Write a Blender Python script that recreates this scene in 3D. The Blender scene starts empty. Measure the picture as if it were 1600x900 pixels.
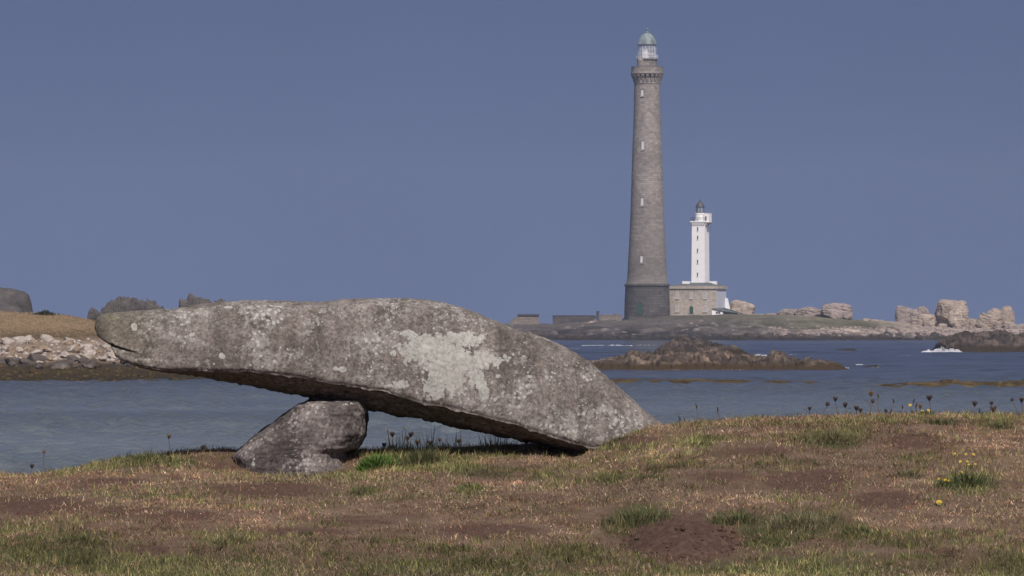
import bpy, math, random
import numpy as np
from mathutils import Vector

# ------------------------------------------------------------------ camera, sky, sun, exposure
S = bpy.context.scene
F = 8000.0            # focal length in photo pixels (1600 px wide)
H = 4.5               # eye height over the sea, metres
YH = 505.0            # horizon row in the photo
cam_d = bpy.data.cameras.new('camera')
cam = bpy.data.objects.new('camera', cam_d)
S.collection.objects.link(cam)
cam.location = (0, 0, H)
cam.rotation_euler = (math.radians(90), 0, 0)
cam_d.sensor_width = 36.0
cam_d.lens = 36.0 * F / 1600.0
cam_d.shift_y = (YH - 450.0) / 1600.0
cam_d.clip_start = 0.5
cam_d.clip_end = 9000
cam_d.dof.use_dof = True
cam_d.dof.focus_distance = 40.0
cam_d.dof.aperture_fstop = 45.0
S.camera = cam

SUN_EL, SUN_AZ = math.radians(51), math.radians(180 - 14)     # azimuth clockwise from +Y
w = bpy.data.worlds.new('World')
S.world = w
w.use_nodes = True
nt = w.node_tree
nt.nodes.clear()
tc = nt.nodes.new('ShaderNodeTexCoord')
sx = nt.nodes.new('ShaderNodeSeparateXYZ')
cx = nt.nodes.new('ShaderNodeCombineXYZ')
ab = nt.nodes.new('ShaderNodeMath'); ab.operation = 'ABSOLUTE'
mz = nt.nodes.new('ShaderNodeMath'); mz.operation = 'ADD'; mz.inputs[1].default_value = 0.42
nz = nt.nodes.new('ShaderNodeVectorMath'); nz.operation = 'NORMALIZE'
sky = nt.nodes.new('ShaderNodeTexSky')
sky.sky_type = 'NISHITA'
sky.sun_disc = False
sky.sun_elevation = SUN_EL
sky.sun_rotation = SUN_AZ
sky.air_density = 1.0
sky.dust_density = 1.2
sky.ozone_density = 2.0
tint = nt.nodes.new('ShaderNodeMix'); tint.data_type = 'RGBA'; tint.blend_type = 'MULTIPLY'
tint.inputs[0].default_value = 1.0
tint.inputs[7].default_value = (1.32, 1.10, 1.20, 1)
bg = nt.nodes.new('ShaderNodeBackground'); bg.inputs[1].default_value = 0.06
wo = nt.nodes.new('ShaderNodeOutputWorld')
L = nt.links.new
L(tc.outputs['Generated'], sx.inputs[0]); L(sx.outputs[0], cx.inputs[0]); L(sx.outputs[1], cx.inputs[1])
L(sx.outputs[2], ab.inputs[0]); L(ab.outputs[0], mz.inputs[0]); L(mz.outputs[0], cx.inputs[2])
L(cx.outputs[0], nz.inputs[0]); L(nz.outputs[0], sky.inputs[0]); L(sky.outputs[0], tint.inputs[6])
veil = nt.nodes.new('ShaderNodeTexNoise'); veil.inputs['Scale'].default_value = 9.0; veil.inputs['Detail'].default_value = 3.0
vr = nt.nodes.new('ShaderNodeMapRange'); vr.inputs[1].default_value = 0.3; vr.inputs[2].default_value = 0.7; vr.inputs[3].default_value = 0.95; vr.inputs[4].default_value = 1.05
vm = nt.nodes.new('ShaderNodeMix'); vm.data_type = 'RGBA'; vm.blend_type = 'MULTIPLY'; vm.inputs[0].default_value = 1.0
L(tc.outputs['Generated'], veil.inputs['Vector']); L(veil.outputs[0], vr.inputs[0]); L(tint.outputs[2], vm.inputs[6]); L(vr.outputs[0], vm.inputs[7])
L(vm.outputs[2], bg.inputs[0]); L(bg.outputs[0], wo.inputs[0])

sd = bpy.data.lights.new('sun', 'SUN')
sd.energy = 4.4
sd.angle = math.radians(0.6)
sd.color = (1.0, 0.93, 0.86)
sun = bpy.data.objects.new('sun', sd)
S.collection.objects.link(sun)
sv = Vector((math.sin(SUN_AZ) * math.cos(SUN_EL), math.cos(SUN_AZ) * math.cos(SUN_EL), math.sin(SUN_EL)))
sun.rotation_euler = (-sv).to_track_quat('-Z', 'Y').to_euler()
sun.location = (30, -60, 60)

S.view_settings.view_transform = 'Standard'
S.view_settings.look = 'None'
S.view_settings.exposure = 0.0
S.view_settings.gamma = 1.0

C = S.collection
rng = np.random.default_rng(7)
random.seed(7)

# ------------------------------------------------------------------ helpers
def PX(px, d): return (px - 800.0) / F * d
def PZ(py, d): return H - (py - YH) / F * d

def _hash(ix, iy, iz, seed):
    n = (ix.astype(np.int64) * 374761393 + iy.astype(np.int64) * 668265263 + iz.astype(np.int64) * 2147483647 + seed * 974634777) & 0xffffffff
    n = ((n ^ (n >> 13)) * 1274126177) & 0xffffffff
    n = ((n ^ (n >> 16)) * 2246822519) & 0xffffffff
    return ((n ^ (n >> 15)) & 0xffffff) / float(0xffffff)

def vnoise(p, seed=0):
    f = np.floor(p); i = f.astype(np.int64); t = p - f
    t = t * t * t * (t * (t * 6 - 15) + 10)
    r = 0
    for dx in (0, 1):
        for dy in (0, 1):
            for dz in (0, 1):
                wgt = (t[..., 0] if dx else 1 - t[..., 0]) * (t[..., 1] if dy else 1 - t[..., 1]) * (t[..., 2] if dz else 1 - t[..., 2])
                r = r + wgt * _hash(i[..., 0] + dx, i[..., 1] + dy, i[..., 2] + dz, seed)
    return r * 2 - 1

def fbm(p, octv=4, seed=0, gain=0.5):
    p = np.asarray(p, float); a = 1.0; s = 0; tot = 0
    for o in range(octv):
        s = s + a * vnoise(p * (2.03 ** o) + o * 17.3, seed + o); tot += a; a *= gain
    return s / tot

def ridged(p, octv=4, seed=0):
    p = np.asarray(p, float); a = 1.0; s = 0; tot = 0
    for o in range(octv):
        s = s + a * (1 - 2 * np.abs(vnoise(p * (2.1 ** o) + o * 9.7, seed + o))); tot += a; a *= 0.55
    return s / tot

def worley(x, y, seed=0):
    ix, iy = np.floor(x), np.floor(y); best = np.full(x.shape, 9.0); cid = np.zeros(x.shape)
    for dx in (-1, 0, 1):
        for dy in (-1, 0, 1):
            cx_, cy_ = ix + dx, iy + dy; z_ = np.zeros_like(cx_)
            fx, fy, fc = _hash(cx_, cy_, z_, seed), _hash(cx_, cy_, z_ + 1, seed), _hash(cx_, cy_, z_ + 2, seed)
            d_ = np.hypot(cx_ + fx - x, cy_ + fy - y); m_ = d_ < best
            best = np.where(m_, d_, best); cid = np.where(m_, fc, cid)
    return best, cid

def stk(*a): return np.stack(np.broadcast_arrays(*[np.asarray(q, float) for q in a]), -1)

def mesh_obj(name, verts, faces, mat, parent=None, origin=(0, 0, 0), smooth=False, attrs=None, cols=None):
    """faces: list of tuples or (M,3)/(M,4) int array; verts in world (or parent-local) space."""
    verts = np.asarray(verts, float) - np.asarray(origin, float)
    me = bpy.data.meshes.new(name)
    if isinstance(faces, np.ndarray):
        m, k = faces.shape
        me.vertices.add(len(verts)); me.vertices.foreach_set('co', verts.astype(np.float32).ravel())
        me.loops.add(m * k); me.loops.foreach_set('vertex_index', faces.astype(np.int32).ravel())
        me.polygons.add(m); me.polygons.foreach_set('loop_start', np.arange(0, m * k, k, dtype=np.int32))
        me.update(calc_edges=True)
    else:
        me.from_pydata([tuple(v) for v in verts], [], [tuple(f) for f in faces]); me.update()
    if smooth:
        me.polygons.foreach_set('use_smooth', np.ones(len(me.polygons), dtype=bool))
    if attrs:
        for k_, v_ in attrs.items():
            at = me.attributes.new(k_, 'FLOAT', 'POINT'); at.data.foreach_set('value', np.asarray(v_, np.float32))
    if cols is not None:
        at = me.attributes.new('col', 'FLOAT_COLOR', 'POINT')
        c4 = np.ones((len(verts), 4), np.float32); c4[:, :3] = cols
        at.data.foreach_set('color', c4.ravel())
    if mat is not None: me.materials.append(mat)
    o = bpy.data.objects.new(name, me); C.objects.link(o)
    o.location = origin
    if parent is not None:
        o.parent = parent
        if origin != (0, 0, 0): o.location = Vector(origin) - parent.location
    return o

def tag(o, label=None, cat=None, group=None, kind=None):
    if label: o['label'] = label
    if cat: o['category'] = cat
    if group: o['group'] = group
    if kind: o['kind'] = kind
    return o

def empty(name, loc, rz=0.0):
    o = bpy.data.objects.new(name, None); C.objects.link(o)
    o.location = loc; o.rotation_euler = (0, 0, rz); o.empty_display_size = 0.3
    return o

class MB:
    def __init__(s): s.v = []; s.f = []
    def add(s, v, f):
        b = len(s.v); s.v += [tuple(q) for q in v]; s.f += [tuple(i + b for i in t) for t in f]; return s
    def box(s, x0, x1, y0, y1, z0, z1, top=None):
        t = top or (x0, x1, y0, y1)
        v = [(x0, y0, z0), (x1, y0, z0), (x1, y1, z0), (x0, y1, z0), (t[0], t[2], z1), (t[1], t[2], z1), (t[1], t[3], z1), (t[0], t[3], z1)]
        return s.add(v, [(3, 2, 1, 0), (4, 5, 6, 7), (0, 1, 5, 4), (1, 2, 6, 5), (2, 3, 7, 6), (3, 0, 4, 7)])
    def lathe(s, prof, n=48, cx=0, cy=0, a0=0.0):
        """prof: list of (radius, z) bottom to top"""
        b = []
        for r, z in prof:
            for i in range(n):
                a = a0 + 2 * math.pi * i / n; b.append((cx + r * math.cos(a), cy + r * math.sin(a), z))
        f = []
        for j in range(len(prof) - 1):
            for i in range(n):
                k = (i + 1) % n; f.append((j * n + i, j * n + k, (j + 1) * n + k, (j + 1) * n + i))
        f.append(tuple(range(n - 1, -1, -1))); f.append(tuple((len(prof) - 1) * n + i for i in range(n)))
        return s.add(b, f)
    def tube(s, pts, rad, n=6):
        pts = [Vector(p) for p in pts]; rs = rad if isinstance(rad, (list, tuple)) else [rad] * len(pts)
        v = []
        for i, p in enumerate(pts):
            t = (pts[min(i + 1, len(pts) - 1)] - pts[max(i - 1, 0)]).normalized()
            u = t.orthogonal().normalized(); q = t.cross(u)
            for k in range(n):
                a = 2 * math.pi * k / n; v.append(p + (u * math.cos(a) + q * math.sin(a)) * rs[i])
        f = []
        for j in range(len(pts) - 1):
            for k in range(n):
                m = (k + 1) % n; f.append((j * n + k, j * n + m, (j + 1) * n + m, (j + 1) * n + k))
        f.append(tuple(range(n - 1, -1, -1))); f.append(tuple((len(pts) - 1) * n + i for i in range(n)))
        return s.add(v, f)
    def build(s, name, mat, parent=None, origin=(0, 0, 0), smooth=False):
        return mesh_obj(name, s.v, s.f, mat, parent, origin, smooth)

def smooth_by_angle(o, ang=35):
    me = o.data
    me.polygons.foreach_set('use_smooth', np.ones(len(me.polygons), dtype=bool))
    import bmesh
    bm = bmesh.new(); bm.from_mesh(me)
    for e in bm.edges:
        if len(e.link_faces) == 2 and e.calc_face_angle(0) > math.radians(ang): e.smooth = False
    bm.to_mesh(me); bm.free()
    return o

# ------------------------------------------------------------------ materials
def new_mat(name, rough=0.9, spec=0.25):
    m = bpy.data.materials.new(name); m.use_nodes = True
    b = m.node_tree.nodes['Principled BSDF']
    b.inputs['Roughness'].default_value = rough
    b.inputs['Specular IOR Level'].default_value = spec
    return m, m.node_tree, b

def N(t, kind, **kw):
    n = t.nodes.new(kind)
    for k, v in kw.items():
        if k.startswith('i_'):
            key = k[2:]
            n.inputs[int(key) if key.isdigit() else key.replace('_', ' ')].default_value = v
        else: setattr(n, k, v)
    return n

def ramp(t, stops, fac=None, interp='LINEAR'):
    r = t.nodes.new('ShaderNodeValToRGB'); cr = r.color_ramp; cr.interpolation = interp
    while len(cr.elements) < len(stops): cr.elements.new(0.5)
    for e, (p, c) in zip(cr.elements, stops):
        e.position = p
        e.color = (c[0], c[1], c[2], 1) if hasattr(c, '__len__') else (c, c, c, 1)
    if fac is not None: t.links.new(fac, r.inputs[0])
    return r

def noise(t, vec, scale, detail=5, rough=0.55, dist=0.0):
    n = t.nodes.new('ShaderNodeTexNoise'); n.inputs['Scale'].default_value = scale
    n.inputs['Detail'].default_value = detail; n.inputs['Roughness'].default_value = rough
    n.inputs['Distortion'].default_value = dist
    if vec is not None: t.links.new(vec, n.inputs['Vector'])
    return n

def mix(t, fac, a, b, mode='MIX'):
    m = t.nodes.new('ShaderNodeMix'); m.data_type = 'RGBA'; m.blend_type = mode
    for sock, v in ((m.inputs[0], fac), (m.inputs[6], a), (m.inputs[7], b)):
        if hasattr(v, 'is_linked') or hasattr(v, 'links'): t.links.new(v, sock)
        elif hasattr(v, '__len__'): sock.default_value = (v[0], v[1], v[2], 1)
        else: sock.default_value = v
    return m.outputs[2]

def math_n(t, op, a, b=None, clamp=False):
    m = t.nodes.new('ShaderNodeMath'); m.operation = op; m.use_clamp = clamp
    for i, v in enumerate((a, b)):
        if v is None: continue
        if hasattr(v, 'links'): t.links.new(v, m.inputs[i])
        else: m.inputs[i].default_value = v
    return m.outputs[0]

def bump(t, bsdf, height, strength, dist):
    b = t.nodes.new('ShaderNodeBump'); b.inputs['Strength'].default_value = strength; b.inputs['Distance'].default_value = dist
    t.links.new(height, b.inputs['Height']); t.links.new(b.outputs[0], bsdf.inputs['Normal'])

def attr(t, name):
    a = t.nodes.new('ShaderNodeAttribute'); a.attribute_name = name; return a

def sat(c):  # sRGB 0-255 to linear
    return tuple((q / 255 / 12.92) if q / 255 <= 0.04045 else ((q / 255 + 0.055) / 1.055) ** 2.4 for q in c)

def plain(name, c, rough=0.8, spec=0.3, var=0.12, scale=2.0, metal=0.0):
    m, t, b = new_mat(name, rough, spec)
    co = N(t, 'ShaderNodeTexCoord').outputs['Object']
    n = noise(t, co, scale, 5)
    r = ramp(t, [(0.25, tuple(q * (1 - var * 1.6) for q in c)), (0.75, tuple(min(1, q * (1 + var)) for q in c))], n.outputs[0])
    t.links.new(r.outputs[0], b.inputs['Base Color']); b.inputs['Metallic'].default_value = metal
    return m

def rock_mat(name, dark, mid, light, scale, bscale, bdist, strata=0.0, weed=None, weed_z=None):
    m, t, b = new_mat(name, 0.95, 0.15)
    co = N(t, 'ShaderNodeTexCoord').outputs['Object']
    n1 = noise(t, co, scale, 8, 0.62, 0.4)
    r = ramp(t, [(0.28, dark), (0.5, mid), (0.72, light)], n1.outputs[0])
    n2 = noise(t, co, scale * 7, 4, 0.6)
    col = mix(t, 0.55, r.outputs[0], ramp(t, [(0.3, 0.28), (0.55, 0.5), (0.75, 0.75)], n2.outputs[0]).outputs[0], 'OVERLAY')
    col = mix(t, 1.0, col, ramp(t, [(0.0, 0.22), (0.5, 0.5), (1.0, 0.80)], math_n(t, 'ADD', attr(t, 'tone').outputs['Fac'], 0.5)).outputs[0], 'OVERLAY')
    if weed:
        g = N(t, 'ShaderNodeNewGeometry'); sp = N(t, 'ShaderNodeSeparateXYZ'); t.links.new(g.outputs['Position'], sp.inputs[0])
        n3 = noise(t, g.outputs['Position'], scale * 1.3, 5)
        zz = math_n(t, 'ADD', sp.outputs[2], math_n(t, 'MULTIPLY', math_n(t, 'SUBTRACT', n3.outputs[0], 0.5), weed_z * 1.4))
        k = ramp(t, [(0.0, 1.0), (1.0, 0.0)], math_n(t, 'DIVIDE', math_n(t, 'SUBTRACT', zz, weed_z * 0.7), weed_z * 0.6))
        wc = mix(t, n2.outputs[0], tuple(q * 0.6 for q in weed), tuple(q * 1.5 for q in weed))
        col = mix(t, k.outputs[0], col, wc)
    t.links.new(col, b.inputs['Base Color'])
    mu = N(t, 'ShaderNodeTexMusgrave') if False else noise(t, co, bscale, 9, 0.68)
    hgt = mu.outputs[0]
    if strata:
        mp = N(t, 'ShaderNodeMapping'); mp.inputs['Scale'].default_value = (0.15, 0.15, 1.0); t.links.new(co, mp.inputs[0])
        ns = noise(t, mp.outputs[0], strata, 5, 0.6, 0.6)
        hgt = math_n(t, 'ADD', hgt, ns.outputs[0])
    bump(t, b, hgt, 0.9, bdist)
    return m

M = {}
M['far_rock'] = rock_mat('far_granite', (0.16, 0.13, 0.11), (0.34, 0.28, 0.232), (0.46, 0.39, 0.32), 0.18, 0.6, 0.5, 0.7)
M['far_rock_grey'] = rock_mat('far_grey_granite', (0.13, 0.115, 0.11), (0.27, 0.225, 0.205), (0.36, 0.30, 0.265), 0.2, 0.6, 0.5, 0.6)
M['slope_rock'] = rock_mat('slope_granite', (0.07, 0.06, 0.057), (0.15, 0.13, 0.12), (0.23, 0.20, 0.18), 0.05, 0.6, 0.5)
M['left_rock'] = rock_mat('grey_granite', (0.048, 0.045, 0.045), (0.09, 0.081, 0.078), (0.135, 0.12, 0.109), 0.35, 0.9, 0.35, 0.5)
M['reef'] = rock_mat('reef_rock', (0.025, 0.02, 0.017), (0.075, 0.057, 0.044), (0.20, 0.152, 0.115), 0.55, 1.0, 0.22, 0.0, (0.045, 0.03, 0.015), 0.55)
M['reef_dark'] = rock_mat('dark_reef_rock', (0.025, 0.021, 0.018), (0.06, 0.048, 0.04), (0.12, 0.093, 0.075), 0.3, 0.9, 0.25, 0.0, (0.03, 0.022, 0.013), 0.9)
M['weed_reef'] = rock_mat('weedy_rock', (0.02, 0.016, 0.009), (0.065, 0.046, 0.02), (0.13, 0.095, 0.045), 1.2, 2.5, 0.1)
M['beach_stone'] = rock_mat('pale_beach_granite', (0.19, 0.157, 0.13), (0.38, 0.335, 0.29), (0.50, 0.455, 0.405), 0.9, 3.0, 0.06)
M['beach_stone_tan'] = rock_mat('tan_beach_granite', (0.13, 0.095, 0.065), (0.25, 0.19, 0.135), (0.34, 0.27, 0.20), 0.9, 3.0, 0.06)
M['beach_stone_dark'] = rock_mat('dark_beach_granite', (0.04, 0.035, 0.032), (0.10, 0.085, 0.075), (0.19, 0.16, 0.13), 0.9, 3.0, 0.06)
M['white_paint'] = plain('white_paint', (0.84, 0.84, 0.84), 0.6, 0.3, 0.04, 0.6)
M['white_trim'] = plain('white_trim', (0.72, 0.72, 0.72), 0.6, 0.3, 0.03, 2)
M['window_paint'] = plain('worn_window_paint', (0.54, 0.52, 0.49), 0.7, 0.3, 0.06, 2)
M['grey_panel'] = plain('pale_blue_cladding', (0.50, 0.53, 0.60), 0.6, 0.3, 0.05, 0.5)
M['dark_metal'] = plain('dark_iron', (0.06, 0.062, 0.07), 0.5, 0.4, 0.2, 2)
M['green_door'] = plain('green_door_paint', (0.03, 0.085, 0.062), 0.55, 0.3, 0.15, 2)
M['slate'] = plain('green_grey_slate', (0.095, 0.11, 0.11), 0.8, 0.3, 0.2, 1.5)
M['pane'] = plain('window_pane', (0.36, 0.36, 0.37), 0.15, 0.5, 0.1, 1)
M['pale_pane'] = plain('pale_shuttered_pane', (0.55, 0.55, 0.57), 0.4, 0.4, 0.05, 1)
M['dark_slot'] = plain('dark_opening', (0.05, 0.05, 0.055), 0.7, 0.2, 0.1, 1)
M['soil'] = rock_mat('bare_earth', (0.054, 0.033, 0.024), (0.09, 0.055, 0.041), (0.135, 0.087, 0.067), 14, 60, 0.018)

def copper_mat():
    m, t, b = new_mat('verdigris_copper', 0.6, 0.3)
    co = N(t, 'ShaderNodeTexCoord').outputs['Object']
    mp = N(t, 'ShaderNodeMapping'); mp.inputs['Scale'].default_value = (1, 1, 0.35); t.links.new(co, mp.inputs[0])
    n = noise(t, mp.outputs[0], 0.7, 6)
    r = ramp(t, [(0.3, (0.12, 0.13, 0.135)), (0.5, (0.175, 0.225, 0.23)), (0.72, (0.31, 0.35, 0.345))], n.outputs[0])
    t.links.new(r.outputs[0], b.inputs['Base Color']); return m
M['copper'] = copper_mat()

def masonry(name, c_lo, c_hi, mortar, bw, bh, dirt=None, gloss=0.9):
    """coursed stone on a uv map in metres"""
    m, t, b = new_mat(name, gloss, 0.2)
    uv = N(t, 'ShaderNodeUVMap')
    br = N(t, 'ShaderNodeTexBrick')
    br.inputs['Scale'].default_value = 1.0; br.inputs['Brick Width'].default_value = bw; br.inputs['Row Height'].default_value = bh
    br.inputs['Mortar Size'].default_value = 0.06; br.inputs['Mortar Smooth'].default_value = 0.6; br.inputs['Bias'].default_value = 0.0
    br.inputs['Color1'].default_value = (*c_lo, 1); br.inputs['Color2'].default_value = (*c_hi, 1); br.inputs['Mortar'].default_value = (*mortar, 1)
    t.links.new(uv.outputs[0], br.inputs['Vector'])
    co = N(t, 'ShaderNodeTexCoord').outputs['Object']
    n = noise(t, co, 0.09, 6, 0.6)
    col = mix(t, 0.7, br.outputs[0], ramp(t, [(0.32, 0.36), (0.68, 0.62)], n.outputs[0]).outputs[0], 'OVERLAY')
    n2 = noise(t, co, 1.1, 4, 0.6)
    col = mix(t, 0.5, col, ramp(t, [(0.3, 0.3), (0.7, 0.68)], n2.outputs[0]).outputs[0], 'OVERLAY')
    if dirt:
        g = N(t, 'ShaderNodeNewGeometry'); sp = N(t, 'ShaderNodeSeparateXYZ'); t.links.new(g.outputs['Position'], sp.inputs[0])
        zz = math_n(t, 'ADD', sp.outputs[2], math_n(t, 'MULTIPLY', n.outputs[0], 14.0))
        k = ramp(t, [(0.0, 0.62), (1.0, 0.0)], math_n(t, 'DIVIDE', math_n(t, 'SUBTRACT', zz, 12.0), 42.0))
        col = mix(t, k.outputs[0], col, dirt)
    t.links.new(col, b.inputs['Base Color'])
    bump(t, b, br.outputs[1], -0.5, 0.08)
    return m
M['tower_stone'] = masonry('tower_granite', (0.21, 0.187, 0.166), (0.31, 0.28, 0.25), (0.18, 0.162, 0.146), 1.4, 0.62, (0.105, 0.096, 0.092))
M['base_stone'] = masonry('tower_base_granite', (0.065, 0.062, 0.062), (0.11, 0.102, 0.098), (0.045, 0.043, 0.042), 1.6, 0.75)
M['house_stone'] = masonry('house_granite', (0.38, 0.335, 0.285), (0.45, 0.40, 0.345), (0.34, 0.30, 0.255), 0.9, 0.42)
M['wall_stone'] = masonry('yard_wall_granite', (0.19, 0.165, 0.14), (0.27, 0.235, 0.20), (0.15, 0.13, 0.11), 0.9, 0.45)

def uv_cyl(o, cx=0, cy=0, r=5.0):
    me = o.data; uv = me.uv_layers.new(name='UVMap')
    for p in me.polygons:
        a0 = None
        for li in p.loop_indices:
            v = me.vertices[me.loops[li].vertex_index].co
            a = math.atan2(v.y - cy, v.x - cx)
            if a0 is None: a0 = a
            if a - a0 > math.pi: a -= 2 * math.pi
            if a - a0 < -math.pi: a += 2 * math.pi
            uv.data[li].uv = (a * r, v.z)
def uv_box(o):
    me = o.data; uv = me.uv_layers.new(name='UVMap')
    for p in me.polygons:
        n = p.normal
        for li in p.loop_indices:
            v = me.vertices[me.loops[li].vertex_index].co
            uv.data[li].uv = (v.x, v.z) if abs(n.y) >= max(abs(n.x), abs(n.z)) else ((v.y, v.z) if abs(n.x) >= abs(n.z) else (v.x, v.y))

# ------------------------------------------------------------------ sea
def build_sea():
    rows = [48.0, 90.0]
    d = 110.0
    while d < 420: rows.append(d); d += 0.30 + max(0, d - 190) * 0.0020
    while d < 1500: rows.append(d); d *= 1.0030
    while d < 3000: rows.append(d); d *= 1.04
    rows.append(3000.0)
    rows = np.array(rows)
    u = np.linspace(-1, 1, 330)
    uu = np.concatenate([[-1.0], u, [1.0]])
    half = 0.118 * rows + 6
    X = half[:, None] * uu[None, :]
    X[:, 0] = -900; X[:, -1] = 900
    Y = np.repeat(rows[:, None], len(uu), 1)
    Z = np.zeros_like(X)
    r = np.random.default_rng(3)
    open_ = np.clip((Y - 330) / 350, 0, 1)
    for k in range(36):
        lam = 0.9 * (1.11 ** k) * r.uniform(0.85, 1.15) if k < 26 else r.uniform(1.2, 5)
        if lam > 26: lam = r.uniform(3, 12)
        th = math.radians(90 + r.normal(0, 58 if lam < 4.5 else 34))
        kk = 2 * math.pi / lam
        st = 0.135 if lam < 2.6 else (0.055 if lam < 4.5 else 0.045)
        amp = st * lam / (2 * math.pi) * 0.7
        wgt = np.ones_like(X) * (1 - 0.35 * open_) if lam < 4.5 else (0.08 + 1.0 * open_)
        # fade what the mesh cannot carry
        sp = np.gradient(rows)[:, None]
        wgt = wgt * np.clip(lam / (2.2 * sp) - 0.6, 0, 1)
        Z += wgt * amp * np.sin(kk * (math.cos(th) * X + math.sin(th) * Y) + r.uniform(0, 6.28) + 2.2 * vnoise(stk(X / (lam * 3), Y / (lam * 3), k * 3.7), k))
    gust = 0.55 + 0.75 * np.clip(0.5 + 1.2 * fbm(stk(X / 26, Y / 38, 0), 3, 55), 0, 1)
    Z *= gust
    edge = np.clip((3000 - Y) / 400, 0, 1); Z *= edge
    nr, nc = X.shape
    idx = np.arange(nr * nc).reshape(nr, nc)
    q = np.stack([idx[:-1, :-1], idx[:-1, 1:], idx[1:, 1:], idx[1:, :-1]], -1).reshape(-1, 4)
    m, t, b = new_mat('sea_water', 0.16, 0.5)
    b.inputs['IOR'].default_value = 1.333
    g = N(t, 'ShaderNodeNewGeometry')
    sp = N(t, 'ShaderNodeSeparateXYZ'); t.links.new(g.outputs['Position'], sp.inputs[0])
    mp = N(t, 'ShaderNodeMapping'); mp.inputs['Scale'].default_value = (0.02, 0.035, 1); t.links.new(g.outputs['Position'], mp.inputs[0])
    n = noise(t, mp.outputs[0], 1.0, 4)
    dep = ramp(t, [(0.0, (0.122, 0.143, 0.153)), (0.3, (0.094, 0.114, 0.130)), (0.55, (0.040, 0.048, 0.060)), (1.0, (0.022, 0.028, 0.039))], math_n(t, 'DIVIDE', math_n(t, 'SUBTRACT', sp.outputs[1], 150.0), 500.0))
    col = mix(t, 0.8, dep.outputs[0], ramp(t, [(0.3, 0.35), (0.7, 0.62)], n.outputs[0]).outputs[0], 'OVERLAY')
    t.links.new(col, b.inputs['Base Color'])
    mp2 = N(t, 'ShaderNodeMapping'); mp2.inputs['Scale'].default_value = (0.9, 0.8, 1); t.links.new(g.outputs['Position'], mp2.inputs[0])
    nb = noise(t, mp2.outputs[0], 3.2, 5, 0.62)
    bump(t, b, nb.outputs[0], 0.9, 0.16)
    o = mesh_obj('sea', stk(X, Y, Z).reshape(-1, 3), q, m, smooth=True)
    tag(o, kind='structure', label='blue grey rippled sea between the shore and the islands')
build_sea()

# ------------------------------------------------------------------ foreground ground
cr_px = np.array([-600, -200, 0, 60, 110, 160, 200, 250, 330, 380, 450, 560, 640, 700, 770, 830, 900, 960, 1030, 1100, 1200, 1300, 1450, 1600, 1900, 2300])
cr_py = np.array([756, 752, 746, 744, 737, 727, 720, 716, 714, 712, 708, 705, 704, 701, 697, 695, 688, 678, 668, 661, 656, 655, 652, 652, 655, 665])
DC = 40.6
def ground_z(x, y, detail=True):
    x = np.asarray(x, float); y = np.asarray(y, float)
    pxx = x / DC * F + 800
    dc = np.interp(pxx, [350, 410, 560, 620, 850, 900, 1000], [39.72, 40.2, 40.4, 40.5, 40.6, 40.9, 39.7])
    db_ = np.maximum(dc, np.interp(pxx, [860, 1030], [40.5, 42.3]))      # where the bank falls to the sea
    zc = H - (np.interp(pxx, cr_px, cr_py) - YH) / F * db_
    z0 = 2.90
    # lower field, gentle rise to the crest
    t2 = np.clip((y - 32.4) / (dc - 32.4), 0, 1)
    z = z0 + (zc - z0) * (0.82 * t2 + 0.18 * (1 - (1 - t2) ** 2))
    z = z - 0.02 * np.clip(32.4 - y, 0, 3)
    back = np.clip(y - (db_ + 0.1), 0, None)
    z = z - back ** 2 / (back + 0.8) * 0.8
    z = np.maximum(z, -1.6)
    if detail:
        p = stk(x, y, 0)
        z = z + 0.030 * fbm(p * 0.9, 4, 11) * np.clip((y - 28) / 3, 0.3, 1) + 0.020 * ridged(p * 2.6, 3, 21)
        # round mole hills and scrapes
        for (mx, my, rx, ry, hh) in MOUNDS:
            z = z + hh * np.exp(-(((x - mx) / rx) ** 2 + ((y - my) / ry) ** 2))
    return z
MOUNDS = []
def ground_at(px, py):
    """first hit of the view ray on the foreground ground"""
    ds = np.linspace(31, 43.5, 1600)
    z = ground_z(PX(px, ds), ds, False); zr = PZ(py, ds)
    k = np.argmax(z >= zr) if np.any(z >= zr) else len(ds) - 180
    return float(PX(px, ds[k])), float(ds[k])
for (px, py, rx, ry, hh) in [(1022, 680, .22, .4, .05), (1180, 705, .5, .5, .05), (960, 700, .35, .4, .06), (1410, 690, .5, .5, .05), (400, 770, .5, .6, .05), (640, 790, .6, .7, .03), (230, 810, .6, .7, .04), (1300, 800, .7, .6, .04), (1000, 770, .5, .5, .04), (60, 770, .5, .6, .04), (330, 715, .35, .4, .04)]:
    gx, gy = ground_at(px, py); MOUNDS.append((gx, gy, rx, ry, hh))

MOUNDS.append((PX(462, 39.2), 39.2, .62, .60, -.15)); MOUNDS.append((PX(905, 39.3), 39.3, .32, .55, -.055))

GREEN = [(60, 862, 170, 34, .65), (300, 892, 260, 26, .7), (700, 892, 300, 24, .62), (1250, 890, 360, 26, .6), (1580, 890, 120, 30, .55), (250, 775, 120, 8, .5), (250, 721, 90, 8, .8), (640, 716, 90, 10, 1.0), (740, 735, 110, 8, .6), (1000, 815, 50, 26, .9), (1190, 838, 70, 22, .75), (1255, 818, 80, 20, .7), (1300, 690, 50, 12, .8), (735, 768, 24, 6, 1.), (850, 745, 50, 10, .5), (568, 770, 24, 6, .9), (360, 846, 34, 8, .7), (1515, 758, 45, 14, .8), (1560, 662, 40, 5, .7), (950, 752, 22, 8, .7), (1090, 692, 28, 6, .7), (480, 738, 90, 7, .6), (960, 698, 50, 5, .7), (130, 848, 40, 9, .8), (200, 735, 120, 8, .3), (1400, 845, 90, 12, .5), (880, 700, 60, 8, .5), (1340, 835, 50, 10, .6), (600, 750, 120, 6, .4), (900, 868, 150, 16, .45), (1560, 870, 100, 16, .4)]
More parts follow.
